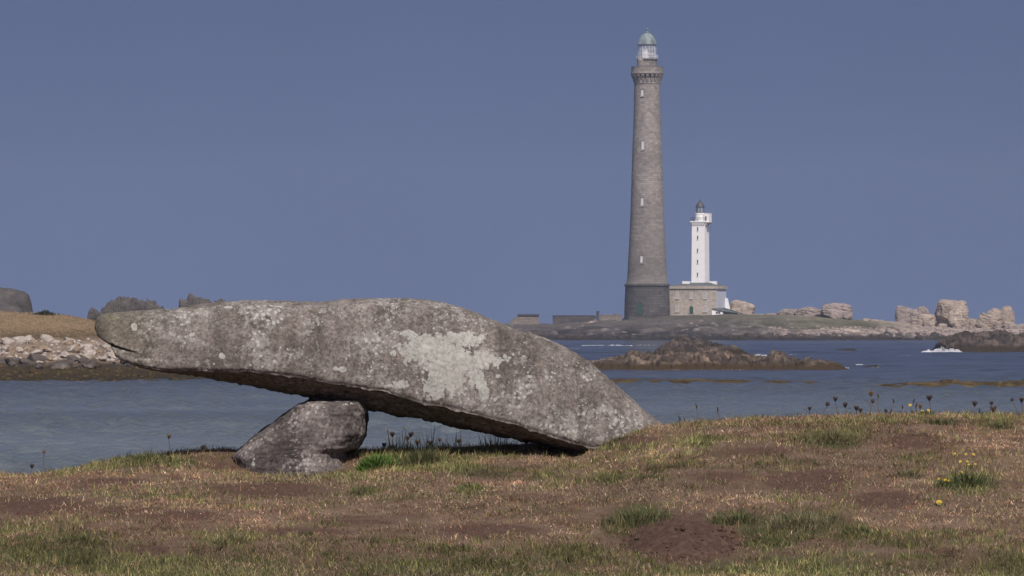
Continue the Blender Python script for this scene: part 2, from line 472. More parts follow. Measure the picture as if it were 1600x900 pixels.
BARE = [(60, 790, 90, 13, .9), (200, 797, 80, 8, .7), (420, 765, 90, 9, .95), (280, 806, 70, 8, .8), (470, 832, 90, 8, .7), (760, 830, 90, 10, .85), (1265, 752, 70, 16, 1.), (1190, 705, 60, 8, .7), (1430, 690, 50, 10, 1.), (1062, 842, 84, 28, 1.3), (1385, 782, 55, 12, .95), (225, 860, 46, 8, .9), (990, 690, 46, 9, .8), (1520, 832, 18, 5, 1.), (180, 752, 60, 5, .8), (1130, 745, 60, 10, .6), (345, 728, 30, 6, .9), (820, 778, 70, 7, .5), (1490, 690, 30, 6, .6), (560, 815, 90, 8, .5), (880, 800, 60, 8, .4), (1220, 865, 40, 5, .5)]
STRAW = [(800, 897, 900, 10, .45), (1010, 772, 60, 10, .9), (1240, 775, 45, 9, .8), (640, 775, 130, 14, .55), (720, 788, 40, 6, .9), (850, 835, 40, 6, .6), (880, 765, 60, 8, .5), (520, 755, 90, 8, .5), (330, 760, 60, 8, .5), (1340, 725, 60, 8, .5), (150, 780, 60, 6, .4), (1560, 790, 60, 20, .5)]
def field(x, y, z, lst):
    pxx = x / y * F + 800; pyy = YH - (z - H) / y * F
    r = np.zeros_like(x)
    for (a, b, ra, rb, am) in lst:
        # patch centres are ground positions; the spread is in metres on the ground
        r = np.maximum(r, am * np.exp(-(((pxx - a) / ra) ** 2 + ((pyy - b) / (rb * 1.15)) ** 2) * 0.8))
    return r

def build_ground():
    xs = np.concatenate([np.linspace(-320, -12, 30), np.linspace(-9.5, 9.5, 340), np.linspace(12, 320, 30)])
    ys = np.concatenate([np.linspace(-300, 20, 24), np.linspace(24, 30, 12), np.linspace(30.5, 44.5, 300), np.linspace(45, 75, 30)])
    X, Y = np.meshgrid(xs, ys)
    Z = ground_z(X, Y)
    nr, nc = X.shape; idx = np.arange(nr * nc).reshape(nr, nc)
    q = np.stack([idx[:-1, :-1], idx[:-1, 1:], idx[1:, 1:], idx[1:, :-1]], -1).reshape(-1, 4)
    Ys = np.maximum(Y, 5.0)
    bare = np.where(Y > 20, field(X, Ys, Z, BARE), 0)
    gr = np.where(Y > 20, field(X, Ys, Z, GREEN), 0)
    m, t, b = new_mat('dry_turf_soil', 1.0, 0.1)
    co = N(t, 'ShaderNodeTexCoord').outputs['Object']
    n = noise(t, co, 3.0, 7, 0.62)
    n2 = noise(t, co, 34.0, 5, 0.65)
    turf = ramp(t, [(0.3, (0.094, 0.061, 0.043)), (0.5, (0.155, 0.107, 0.076)), (0.72, (0.23, 0.168, 0.12))], n.outputs[0])
    soil = ramp(t, [(0.3, (0.068, 0.040, 0.030)), (0.7, (0.145, 0.090, 0.067))], n2.outputs[0])
    green = ramp(t, [(0.3, (0.045, 0.05, 0.022)), (0.7, (0.085, 0.085, 0.038))], n2.outputs[0])
    thr = math_n(t, 'ADD', attr(t, 'bare').outputs['Fac'], math_n(t, 'MULTIPLY', math_n(t, 'SUBTRACT', n.outputs[0], 0.5), 1.3))
    kb = ramp(t, [(0.30, 0.0), (0.55, 1.0)], thr)
    kg = ramp(t, [(0.25, 0.0), (0.6, 1.0)], math_n(t, 'ADD', attr(t, 'green').outputs['Fac'], math_n(t, 'MULTIPLY', math_n(t, 'SUBTRACT', n.outputs[0], 0.5), 0.8)))
    col = mix(t, kg.outputs[0], turf.outputs[0], green.outputs[0])
    col = mix(t, kb.outputs[0], col, soil.outputs[0])
    fine = noise(t, co, 90.0, 3, 0.7)
    col = mix(t, 0.6, col, ramp(t, [(0.3, 0.3), (0.7, 0.72)], fine.outputs[0]).outputs[0], 'OVERLAY')
    t.links.new(col, b.inputs['Base Color'])
    bump(t, b, math_n(t, 'ADD', n2.outputs[0], math_n(t, 'MULTIPLY', fine.outputs[0], 0.5)), 0.8, 0.03)
    o = mesh_obj('ground', stk(X, Y, Z).reshape(-1, 3), q, m, smooth=True, attrs={'bare': bare.ravel(), 'green': gr.ravel()})
    tag(o, kind='structure', label='dry brown turf bank with bare earth and green patches')
build_ground()

# ------------------------------------------------------------------ leaning slab and its prop
SD = 39.62     # distance of the slab's front face
def spline(pts, x): 
    a = np.array(sorted(pts), float); return np.interp(x, a[:, 0], a[:, 1])
def sm(v, n):
    k = np.hanning(n + 2)[1:-1]; k /= k.sum(); p = np.pad(v, (n // 2, n - 1 - n // 2), mode='edge')
    return np.convolve(p, k, 'valid')

def stone_mat(name, c0, c1, c2, pale, tipgreen=True):
    m, t, b = new_mat(name, 0.95, 0.12)
    co = N(t, 'ShaderNodeTexCoord').outputs['Object']
    n1 = noise(t, co, 2.2, 8, 0.6, 0.3)
    base = ramp(t, [(0.3, c0), (0.5, c1), (0.7, c2)], n1.outputs[0]).outputs[0]
    # vertical weather streaks
    mp = N(t, 'ShaderNodeMapping'); mp.inputs['Scale'].default_value = (9, 2, 0.9); t.links.new(co, mp.inputs[0])
    st = noise(t, mp.outputs[0], 1.0, 5, 0.6)
    base = mix(t, 0.85, base, ramp(t, [(0.3, 0.30), (0.7, 0.68)], st.outputs[0]).outputs[0], 'OVERLAY')
    # crystal grain
    gr = noise(t, co, 110.0, 3, 0.7)
    base = mix(t, 0.6, base, ramp(t, [(0.32, 0.25), (0.5, 0.48), (0.68, 0.78)], gr.outputs[0]).outputs[0], 'OVERLAY')
    g2 = noise(t, co, 38.0, 4, 0.65)
    base = mix(t, 0.6, base, ramp(t, [(0.35, 0.2), (0.65, 0.8)], g2.outputs[0]).outputs[0], 'OVERLAY')
    g3 = noise(t, co, 9.0, 6, 0.7)
    base = mix(t, 0.4, base, ramp(t, [(0.35, 0.25), (0.65, 0.74)], g3.outputs[0]).outputs[0], 'OVERLAY')
    # fine pale crust, denser where the low frequency field is high
    lf = noise(t, co, 3.1, 5, 0.6)
    v1 = N(t, 'ShaderNodeTexVoronoi'); v1.inputs['Scale'].default_value = 27.0
    wv = mix(t, 0.05, co, noise(t, co, 14.0, 3).outputs['Color']); t.links.new(wv, v1.inputs['Vector'])
    spk = ramp(t, [(0.20, 1.0), (0.30, 0.0)], math_n(t, 'ADD', v1.outputs['Distance'], math_n(t, 'MULTIPLY', math_n(t, 'SUBTRACT', 0.56, lf.outputs[0]), 1.6)))
    n9 = noise(t, co, 24.0, 6, 0.7)
    crust = ramp(t, [(0.52, 0.0), (0.60, 1.0)], math_n(t, 'ADD', n9.outputs[0], math_n(t, 'MULTIPLY', math_n(t, 'SUBTRACT', lf.outputs[0], 0.5), 0.75)))
    palec = mix(t, g2.outputs[0], tuple(q * 0.75 for q in pale), tuple(min(1, q * 1.2) for q in pale))
    col = mix(t, math_n(t, 'MULTIPLY', crust.outputs[0], 0.45), base, palec)
    col = mix(t, math_n(t, 'MULTIPLY', spk.outputs[0], 0.75), col, tuple(min(1, q * 1.15) for q in pale))
    # the big crust of pale grey-green lichen
    pa = attr(t, 'patch').outputs['Fac']
    edge = noise(t, co, 15.0, 10, 0.75, 0.0)
    vr = N(t, 'ShaderNodeTexVoronoi'); vr.inputs['Scale'].default_value = 26.0; t.links.new(wv, vr.inputs['Vector'])
    th = math_n(t, 'ADD', pa, math_n(t, 'ADD', math_n(t, 'MULTIPLY', math_n(t, 'SUBTRACT', edge.outputs[0], 0.5), 1.7), math_n(t, 'MULTIPLY', math_n(t, 'SUBTRACT', 0.38, vr.outputs['Distance']), 0.9)))
    k = ramp(t, [(0.47, 0.0), (0.53, 1.0)], th)
    big = ramp(t, [(0.3, (0.26, 0.262, 0.236)), (0.62, (0.405, 0.407, 0.372))], g2.outputs[0])
    ros = N(t, 'ShaderNodeTexVoronoi'); ros.inputs['Scale'].default_value = 15.0; t.links.new(wv, ros.inputs['Vector'])
    rsep = N(t, 'ShaderNodeSeparateColor'); t.links.new(ros.outputs['Color'], rsep.inputs[0])
    bigc = mix(t, 0.6, big.outputs[0], ramp(t, [(0.0, 0.42), (1.0, 0.60)], math_n(t, 'SUBTRACT', math_n(t, 'ADD', rsep.outputs[0], 0.25), ros.outputs['Distance'])).outputs[0], 'OVERLAY')
    holes = ramp(t, [(0.33, 0.15), (0.46, 1.0)], noise(t, co, 60.0, 4, 0.75).outputs[0])
    col = mix(t, math_n(t, 'MULTIPLY', math_n(t, 'MULTIPLY', k.outputs[0], holes.outputs[0]), 0.94), col, bigc)
    if tipgreen:
        kt = math_n(t, 'MULTIPLY', attr(t, 'tip').outputs['Fac'], ramp(t, [(0.35, 0.0), (0.6, 1.0)], n9.outputs[0]).outputs[0])
        col = mix(t, math_n(t, 'MULTIPLY', kt, 0.6), col, (0.17, 0.16, 0.085))
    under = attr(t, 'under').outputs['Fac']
    col = mix(t, under, col, mix(t, ramp(t, [(0.35, 0.0), (0.65, 1.0)], n9.outputs[0]).outputs[0], (0.045, 0.036, 0.03), (0.25, 0.21, 0.175)))  # light and dark of the rough underside put into colour; ambient there is even
    t.links.new(col, b.inputs['Base Color'])
    hh = math_n(t, 'ADD', math_n(t, 'MULTIPLY', gr.outputs[0], 0.35), math_n(t, 'ADD', g2.outputs[0], math_n(t, 'MULTIPLY', k.outputs[0], 0.25)))
    hh = math_n(t, 'ADD', hh, math_n(t, 'MULTIPLY', math_n(t, 'MULTIPLY', under, g3.outputs[0]), 9.0))
    bump(t, b, hh, 0.36, 0.012)
    return m

def build_slab():
    top = [(144.5, 505), (146, 500), (150, 495), (157.5, 491), (175, 488), (199, 486), (230, 484.5), (261, 482.7), (275, 481), (300, 476.5), (336, 471.5), (370, 470), (405, 469), (450, 470.5), (509, 470.7), (536, 467), (600, 467), (640, 468), (669, 470), (690, 473.5), (715, 481), (740, 488.5), (771, 500), (809, 515), (830, 521), (855, 529), (880, 540), (902, 552.7), (925, 569), (949, 588), (972, 609), (995, 629), (1012, 644), (1030, 657), (1050, 676)]
    lip = [(144.5, 505), (146, 512), (150.7, 524), (160, 531), (175, 540.5), (178, 548), (182, 557), (195, 565), (212, 570.5), (235, 576), (257, 579.5), (288, 579), (343, 580), (395, 581), (440, 586), (474, 591), (526, 601), (560, 606), (600, 612), (653, 629), (700, 638), (740, 648), (809, 665), (855, 681), (890, 692), (915, 699), (958, 702), (1000, 705), (1050, 720)]
    und = [(144.5, 505), (146, 512), (150.7, 524), (175, 540.5), (212, 571), (257, 580.5), (288, 583), (350, 593), (405, 602), (460, 612), (500, 619), (560, 634), (600, 639), (622, 645), (684, 655), (747, 669), (809, 683), (840, 689), (865, 696), (895, 703), (960, 720), (1050, 740)]
    nx = 640
    uu = np.linspace(0, 1, nx)
    px = 144.5 + (1050 - 144.5) * (uu - 0.018 * np.sin(2 * np.pi * uu) / 1.0)      # a little denser at both ends
    px = np.sort(px)
    yt, yl, yu = (spline(q, px) for q in (top, lip, und))
    yt = yt + 0.9 * fbm(stk(px / 9.0, 0, 0), 4, 5) * np.clip((px - 150) / 40, 0, 1)
    yl = yl + 1.2 * fbm(stk(px / 12.0, 3, 0), 4, 6) * np.clip((px - 250) / 60, 0, 1)
    yu = yu + 1.7 * fbm(stk(px / 16.0, 7, 0), 4, 8) * np.clip((px - 300) / 80, 0, 1)
    yu = np.maximum(yu, yl + 0.4)
    tl = np.clip((px - 144.5) / 95.0, 0, 1); endl = np.sqrt(np.clip(1 - (1 - tl) ** 2, 0, 1))
    tr = np.clip((1050 - px) / 160.0, 0, 1); endr = np.sqrt(np.clip(1 - (1 - tr) ** 2, 0, 1))
    e = np.minimum(endl, 0.35 + 0.65 * endr)
    d0 = SD + 0.42 * (1 - e); dep = 0.08 + 0.95 * e
    # control points of the section: (depth fraction, kind, fraction)
    K = 10
    CP = np.zeros((nx, K, 2))
    ud = np.clip((yu - yl) / 12.0, 0, 1)
    def setp(k, df, ypix):
        d = d0 + dep * df
        CP[:, k, 0] = d; CP[:, k, 1] = PZ(ypix, d)
    hgt = yl - yt
    setp(0, -0.05, yl)
    setp(1, -0.065, yl - 0.10 * hgt)
    setp(2, -0.02, yl - 0.45 * hgt)
    setp(3, 0.07, yl - 0.80 * hgt)
    setp(4, 0.18, yt + 0.045 * hgt)
    setp(5, 0.46, yt)
    setp(6, 0.86, yt + 0.16 * hgt)
    setp(7, 1.0, yt + 0.55 * hgt)
    setp(8, 0.78, yu - 0.02 * hgt)
    setp(9, 0.20, yu)
    setl = CP.copy()
    pts = np.concatenate([CP, CP[:, :1]], 1)
    pts[:, -1, 0] += 0.0
    counts = [14, 34, 34, 22, 20, 14, 12, 12, 14, 40]
    ring = []
    for k in range(K):
        p1, p2 = pts[:, k], pts[:, k + 1]
        p0 = pts[:, k - 1] if k > 0 else 2 * p1 - p2
        p3 = pts[:, k + 2] if k + 2 <= K else 2 * p2 - p1
        for j in range(counts[k]):
            t = j / counts[k]
            if k == K - 1:   # undercut: straight in, a step behind the lip
                ring.append(p1 * (1 - t) + p2 * t)
            else:
                ring.append(0.5 * (2 * p1 + (p2 - p0) * t + (2 * p0 - 5 * p1 + 4 * p2 - p3) * t * t + (3 * p1 - p0 - 3 * p2 + p3) * t ** 3))
    R = np.stack(ring, 1)                       # nx, nr, 2
    nr = R.shape[1]
    Dm, Zm = R[..., 0], R[..., 1]
    Xm = (px[:, None] - 800) / F * (SD + 0.2 + 0 * Dm)
    V = stk(Xm, Dm, Zm)
    # normals by differences
    du = np.gradient(V, axis=0); dv = np.roll(V, -1, 1) - np.roll(V, 1, 1)
    nn = np.cross(dv, du); nn /= (np.linalg.norm(nn, axis=-1, keepdims=True) + 1e-9)
    cen = V.mean(1, keepdims=True)
    sgn = np.sign((nn * (V - cen)).sum(-1).mean()); nn *= sgn
    seg = np.concatenate([[k] * c for k, c in enumerate(counts)])
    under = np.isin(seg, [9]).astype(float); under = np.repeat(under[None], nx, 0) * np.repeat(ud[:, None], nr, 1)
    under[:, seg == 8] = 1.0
    env = np.clip(e, 0.1, 1)[:, None]
    disp = 0.012 * fbm(V * 2.0, 3, 31) + 0.004 * fbm(V * 11, 4, 41) + 0.0025 * fbm(V * 46, 3, 51)
    disp = disp * env
    chunk = 0.024 * ridged(V * np.array([5.0, 9.0, 12.0]), 4, 61) - 0.010 + 0.011 * fbm(V * np.array([16, 22, 26.0]), 4, 62)
    disp = disp * (1 - under) + chunk * under * 0.9
    # dimples along the upper edge
    V = V + nn * disp[..., None]
    # crack below the snout
    pxm = (V[..., 0] / V[..., 1]) * F + 800; pym = YH - (V[..., 2] - H) / V[..., 1] * F
    a = np.array([170.0, 538.5]); b_ = np.array([215.0, 552.0]); ab_ = b_ - a
    tt = np.clip(((pxm - a[0]) * ab_[0] + (pym - a[1]) * ab_[1]) / (ab_ @ ab_), 0, 1)
    dist = np.hypot(pxm - (a[0] + tt * ab_[0]), pym - (a[1] + tt * ab_[1]) + 1.6 * fbm(stk(pxm / 8, 0, 0), 3, 3))
    front = (Dm < (d0 + dep * 0.5)[:, None])
    g = np.exp(-(dist / 1.1) ** 2) * (1 - 0.55 * tt) * front
    V[..., 1] += 0.06 * g * np.clip(1.2 - tt, 0, 1)
    below = ((pym - a[1]) * ab_[0] - (pxm - a[0]) * ab_[1]) > 0
    rec = below * front * np.clip((228 - pxm) / 35, 0, 1)
    V[..., 1] += 0.02 * rec
    # lichen field
    EL = [(655, 545, 36, 26), (690, 548, 45, 26), (700, 580, 40, 36), (682, 605, 22, 22), (735, 565, 45, 18), (745, 592, 16, 18), (756, 612, 10, 12), (628, 600, 11, 8), (640, 525, 14, 10), (615, 553, 6, 5), (720, 530, 40, 14)]
    WK = [(783, 558, 26, 18, .52), (775, 585, 30, 30, .40), (615, 560, 26, 40, .34), (865, 585, 34, 26, .46), (960, 665, 60, 30, .50), (620, 500, 60, 16, .25), (350, 500, 60, 26, .1), (880, 640, 30, 40, .2), (650, 500, 80, 14, .2)]
    SP = [(535, 577, 6.5, 5), (524, 576, 4, 3.5), (357, 480, 6, 2.6), (210, 510, 5, 6), (300, 523, 4.5, 3), (346, 556, 5, 5), (678, 513, 2.5, 2.5)]
    pat = np.zeros_like(pxm)
    for (cx_, cy_, rx, ry) in EL: pat = np.maximum(pat, 1.15 * np.exp(-((((pxm - cx_) / rx) ** 2 + ((pym - cy_) / ry) ** 2) ** 1.6) * 0.9))
    for (cx_, cy_, rx, ry, am) in WK: pat = np.maximum(pat, am * np.exp(-(((pxm - cx_) / rx) ** 2 + ((pym - cy_) / ry) ** 2)))
    for (cx_, cy_, rx, ry) in SP: pat = np.maximum(pat, 1.5 * np.exp(-((((pxm - cx_) / rx) ** 2 + ((pym - cy_) / ry) ** 2) ** 2)))
    pat *= front
    tip = np.clip(1 - (pxm - 145) / 110, 0, 1) * 0.9 + 0.25 * np.exp(-((pym - 480) / 14) ** 2) * np.clip(1 - (pxm - 145) / 300, 0, 1)
    idx = np.arange(nx * nr).reshape(nx, nr); i2 = np.roll(idx, -1, 1)
    q = np.stack([idx[:-1], i2[:-1], i2[1:], idx[1:]], -1).reshape(-1, 4)
    if sgn > 0: q = q[:, ::-1].copy()
    c0 = tuple(cen[0, 0]); c1 = tuple(cen[-1, 0])
    verts = np.concatenate([V.reshape(-1, 3), [c0], [c1]])
    nv = nx * nr
    tris0 = np.stack([idx[0], i2[0], np.full(nr, nv), np.full(nr, nv)], -1)
    faces = [tuple(f) for f in ()]
    mat = stone_mat('lichened_granite_slab', (0.094, 0.081, 0.071), (0.138, 0.121, 0.108), (0.186, 0.167, 0.152), (0.355, 0.345, 0.32))
    z = np.concatenate
    org = (PX(700, SD), SD + 0.4, PZ(700, SD))
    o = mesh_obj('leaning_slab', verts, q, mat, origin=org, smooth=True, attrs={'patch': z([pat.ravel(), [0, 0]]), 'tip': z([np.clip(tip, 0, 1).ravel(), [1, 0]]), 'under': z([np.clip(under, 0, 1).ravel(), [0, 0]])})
    # close both ends
    import bmesh
    bm = bmesh.new(); bm.from_mesh(o.data); bm.verts.ensure_lookup_table()
    for c_, row in ((nv, idx[0]), (nv + 1, idx[-1])):
        for j in range(nr):
            try: bm.faces.new((bm.verts[c_], bm.verts[int(row[j])], bm.verts[int(row[(j + 1) % nr])])).smooth = True
            except ValueError: pass
    bmesh.ops.recalc_face_normals(bm, faces=bm.faces)
    bm.to_mesh(o.data); bm.free()
    tag(o, 'long grey granite slab with pale lichen, tilted on a squat boulder', 'standing stone')
    return mat
slab_mat = build_slab()

def ring_stone(name, levels, dfun, mat, origin, n=160, lv=120, seed=0, amp=1.0, attrs_extra=None, power=3.6):
    """levels: (py, px_left, px_right, d_front, d_back) from the bottom up"""
    a = np.array(levels, float)
    order = np.arange(len(a)); tt = np.linspace(0, len(a) - 1, lv)
    def ip(c): return sm(np.interp(tt, order, a[:, c]), 5)
    py, xl, xr, df, db = (ip(k) for k in range(5))
    th = np.linspace(0, 2 * np.pi, n, endpoint=False)
    cs, sn = np.cos(th), np.sin(th)
    ex = np.sign(cs) * np.abs(cs) ** (2 / power); ey = np.sign(sn) * np.abs(sn) ** (2 / power)
    dm = (df + db) / 2; dh = (db - df) / 2
    xm = (xl + xr) / 2; xh = (xr - xl) / 2
    Dd = dm[:, None] + dh[:, None] * ey[None]
    Xx = (xm[:, None] + xh[:, None] * ex[None] - 800) / F * dm[:, None]
    Zz = PZ(py[:, None], Dd * 0 + dm[:, None])
    V = stk(Xx, Dd, Zz)
    cen = V.mean(1, keepdims=True)
    du = np.gradient(V, axis=0); dv = np.roll(V, -1, 1) - np.roll(V, 1, 1)
    nn = np.cross(dv, du); nn /= (np.linalg.norm(nn, axis=-1, keepdims=True) + 1e-9)
    nn *= np.sign((nn * (V - cen)).sum(-1).mean())
    V = V + nn * (amp * (0.030 * fbm(V * 2.6, 4, seed) + 0.014 * ridged(V * 7, 4, seed + 5) + 0.008 * fbm(V * 26, 3, seed + 9)))[..., None]
    idx = np.arange(lv * n).reshape(lv, n); i2 = np.roll(idx, -1, 1)
    q = np.stack([idx[:-1], i2[:-1], i2[1:], idx[1:]], -1).reshape(-1, 4)
    verts = V.reshape(-1, 3); at = {'patch': np.zeros(len(verts)), 'tip': np.zeros(len(verts)), 'under': np.zeros(len(verts))}
    if attrs_extra: attrs_extra(verts, at)
    o = mesh_obj(name, verts, q, mat, origin=origin, smooth=True, attrs=at)
    import bmesh
    bm = bmesh.new(); bm.from_mesh(o.data); bm.verts.ensure_lookup_table()
    bm.faces.new([bm.verts[int(i)] for i in idx[-1]]); bm.faces.new([bm.verts[int(i)] for i in idx[0][::-1]])
    bmesh.ops.recalc_face_normals(bm, faces=bm.faces); bm.to_mesh(o.data); bm.free()
    return o

prop_mat = stone_mat('dark_granite_prop', (0.055, 0.047, 0.045), (0.09, 0.078, 0.074), (0.125, 0.109, 0.102), (0.30, 0.27, 0.255), False)
def prop_attrs(v, at):
    pxm = v[:, 0] / v[:, 1] * F + 800; pym = YH - (v[:, 2] - H) / v[:, 1] * F
    for (cx_, cy_, rx, ry, am) in [(463, 705, 5, 24, .75), (455, 688, 9, 7, .6), (396, 723, 4, 9, .75), (485, 724, 18, 4, .6), (548, 680, 12, 12, .4), (540, 632, 16, 3, .9), (508, 628, 10, 3, .6), (480, 680, 12, 6, .3), (390, 702, 8, 5, .5), (500, 715, 20, 5, .5)]:
        at['patch'] = np.maximum(at['patch'], am * np.exp(-(((pxm - cx_) / rx) ** 2 + ((pym - cy_) / ry) ** 2)))
o = ring_stone('prop_stone', [(765, 372, 560, 39.46, 40.7), (745, 374, 557, 39.47, 40.7), (734, 374, 553, 39.48, 40.7), (724, 368, 547, 39.49, 40.7), (713, 364, 541, 39.5, 40.7), (706, 369, 541, 39.5, 40.7), (699, 378, 562, 39.5, 40.7), (688, 391, 568, 39.5, 40.7), (677, 404, 573, 39.51, 40.68), (657, 432, 575, 39.53, 40.64), (646, 447, 574, 39.54, 40.6), (638, 459, 572, 39.55, 40.58), (632, 468, 569, 39.57, 40.55), (628, 478, 563, 39.62, 40.5), (626.5, 490, 552, 39.75, 40.4)], None, prop_mat, (PX(470, 40.1), 40.1, PZ(742, 40.0)), seed=75, attrs_extra=prop_attrs)
tag(o, 'squat dark grey boulder standing in the grass under the tilted slab', 'boulder')
o = ring_stone('wedge_stone', [(642, 478, 571, 40.1, 40.6), (632, 480, 572, 40.02, 40.62), (622, 484, 570, 40.0, 40.6), (612, 482, 566, 40.0, 40.6), (602, 486, 560, 40.05, 40.55)], None, prop_mat, (PX(525, 40.2), 40.2, PZ(640, 40.2)), n=80, lv=50, seed=91, amp=0.5)
tag(o, 'dark wedge of rock in shadow between the slab and its boulder', 'stone')

# ------------------------------------------------------------------ rocks, reefs, islands
def ico(sub):
    import bmesh
    bm = bmesh.new(); bmesh.ops.create_icosphere(bm, subdivisions=sub, radius=1.0)
    v = np.array([p.co[:] for p in bm.verts]); f = np.array([[q.index for q in fc.verts] for fc in bm.faces]); bm.free()
    return v, f
ICO = {k: ico(k) for k in (1, 2, 3, 5)}

def lump(sub, bx, seed, nplanes=16, sharp=16, rough=0.10, strata=0.0, rot=0.0, boxy=True):
    """angular boulder filling the box bx = (x0,x1,y0,y1,z0,z1)"""
    r = np.random.default_rng(seed)
    D, f = ICO[sub]
    nrm = r.normal(size=(nplanes, 3)); nrm /= np.linalg.norm(nrm, axis=1, keepdims=True)
    off = r.uniform(0.72, 1.0, nplanes)
    if boxy:
        nrm = np.concatenate([nrm, [[1, 0, .1], [-1, 0, .1], [0, -1, .15], [0, 1, 0], [.1, -.1, 1.0], [0, 0, -1]]]); off = np.concatenate([off, [.82, .82, .8, .8, .82, .8]])
    dp = np.clip(D @ nrm.T, 0, None) / off
    rad = (dp ** sharp).sum(1) ** (-1 / sharp)
    V = D * rad[:, None]
    V = V + D * (rough * fbm(V * 2.1 + seed, 5, seed))[:, None] + D * (rough * 0.8 * ridged(V * 3.6 + seed, 5, seed + 3))[:, None]
    if strata:
        ph = V[:, 2] * strata + 1.1 * fbm(V * 1.7 + 5, 3, seed + 8) + 0.6 * V[:, 0]
        V = V * (1 - 0.055 * np.exp(-((np.abs((ph % 1.0) - 0.5)) / 0.10) ** 2) * np.array([1, 1, 0.1])[None].repeat(len(V), 0).T).T if False else V * (1 - (0.10 * np.exp(-((np.abs((ph % 1.0) - 0.5)) / 0.09) ** 2))[:, None] * np.array([[1, 1, 0.15]]))
    if rot:
        c, s_ = math.cos(rot), math.sin(rot); V = V @ np.array([[c, 0, s_], [0, 1, 0], [-s_, 0, c]]).T
    lo, hi = V.min(0), V.max(0)
    b = np.array(bx).reshape(3, 2)
    return (V - lo) / (hi - lo) * (b[:, 1] - b[:, 0]) + b[:, 0], f

def outcrop(name, lumps, D, mat, label, cat='rock', group=None, seed=0, strata=3.0, rough=0.17, parent=None, depth=0.9, sub=5):
    """lumps: (px0, px1, py_top, py_base, extra depth offset) ; one thing of several fused blocks"""
    VV, FF, n = [], [], 0
    for k, l in enumerate(lumps):
        px0, px1, pt, pb = l[:4]; dd = D + (l[4] if len(l) > 4 else 0); rot = l[5] if len(l) > 5 else 0
        wx = PX(px1, dd) - PX(px0, dd)
        v, f = lump(sub, (PX(px0, dd), PX(px1, dd), dd - wx * depth / 2, dd + wx * depth / 2, PZ(pb, dd), PZ(pt, dd)), seed * 31 + k * 7 + 1, rough=rough, strata=strata, rot=rot)
        VV.append(v); FF.append(f + n); n += len(v)
    V = np.concatenate(VV); Fc = np.concatenate(FF)
    org = ((V[:, 0].min() + V[:, 0].max()) / 2, D, V[:, 2].min())
    o = mesh_obj(name, V, Fc, mat, parent, org, smooth=True)
    smooth_by_angle(o, 38)
    return tag(o, label, cat, group)

def island(name, px0, px1, d_shore, d_top, d_back, crest, nx, ny, mat, seed, rough=0.6, edge_px=40, kind='structure', label=None, shore_fn=None, profile=None, cat=None):
    """low land: shore at d_shore, crest heights given as photo rows at d_top"""
    pxs = np.linspace(px0, px1, nx); v = np.linspace(0, 1, ny)
    prof = profile or [(0, 0), (.5, 1), (1, 0)]
    a = np.array(prof)
    PXm, Vm = np.meshgrid(pxs, v)
    ds = d_shore + (shore_fn(PXm) if shore_fn else 0)
    Dm = np.where(Vm < 0.5, ds + (d_top - ds) * Vm * 2, d_top + (d_back - d_top) * (Vm - 0.5) * 2)
    X = (PXm - 800) / F * d_top
    c = np.array(crest, float)
    zc = PZ(np.interp(PXm, c[:, 0], c[:, 1]), d_top)
    endf = np.clip(np.minimum(PXm - px0, px1 - PXm) / edge_px, 0, 1) ** 0.7
    Z = -1.2 + (zc + 1.2) * np.interp(Vm, a[:, 0], a[:, 1]) * endf
    n = fbm(stk(X / 9, Dm / 14, 0), 5, seed); n2 = ridged(stk(X / 4, Dm / 6, 1), 4, seed + 3)
    amp = np.clip((1 - np.abs(Vm - 0.5) * 1.2), 0, 1) * endf
    Z = Z + rough * (0.55 * n + 0.35 * n2) * np.clip(Vm * 6, 0, 1) * endf * np.where(np.abs(Vm - 0.5) < 0.1, 0.45, 1)
    w1, c1_ = worley(X / (4.5 * rough), Dm / (9 * rough), seed)
    rocky = np.clip(Vm * 8, 0, 1) * np.clip((0.42 - Vm) * 8, 0, 1)
    Z = Z + rough * 0.75 * (0.5 - w1 + .3 * (c1_ - .5)) * rocky * endf
    idx = np.arange(nx * ny).reshape(ny, nx)
    q = np.stack([idx[:-1, :-1], idx[:-1, 1:], idx[1:, 1:], idx[1:, :-1]], -1).reshape(-1, 4)
    o = mesh_obj(name, stk(X, Dm, Z).reshape(-1, 3), q, mat, smooth=True, attrs={'along': PXm.ravel(), 'tone': (np.clip(c1_ - .5 - np.clip(w1 - .6, 0, 1), -.5, .5) * rocky).ravel()})
    tag(o, label, cat, kind=kind)
    return o, (X, Dm, Z)

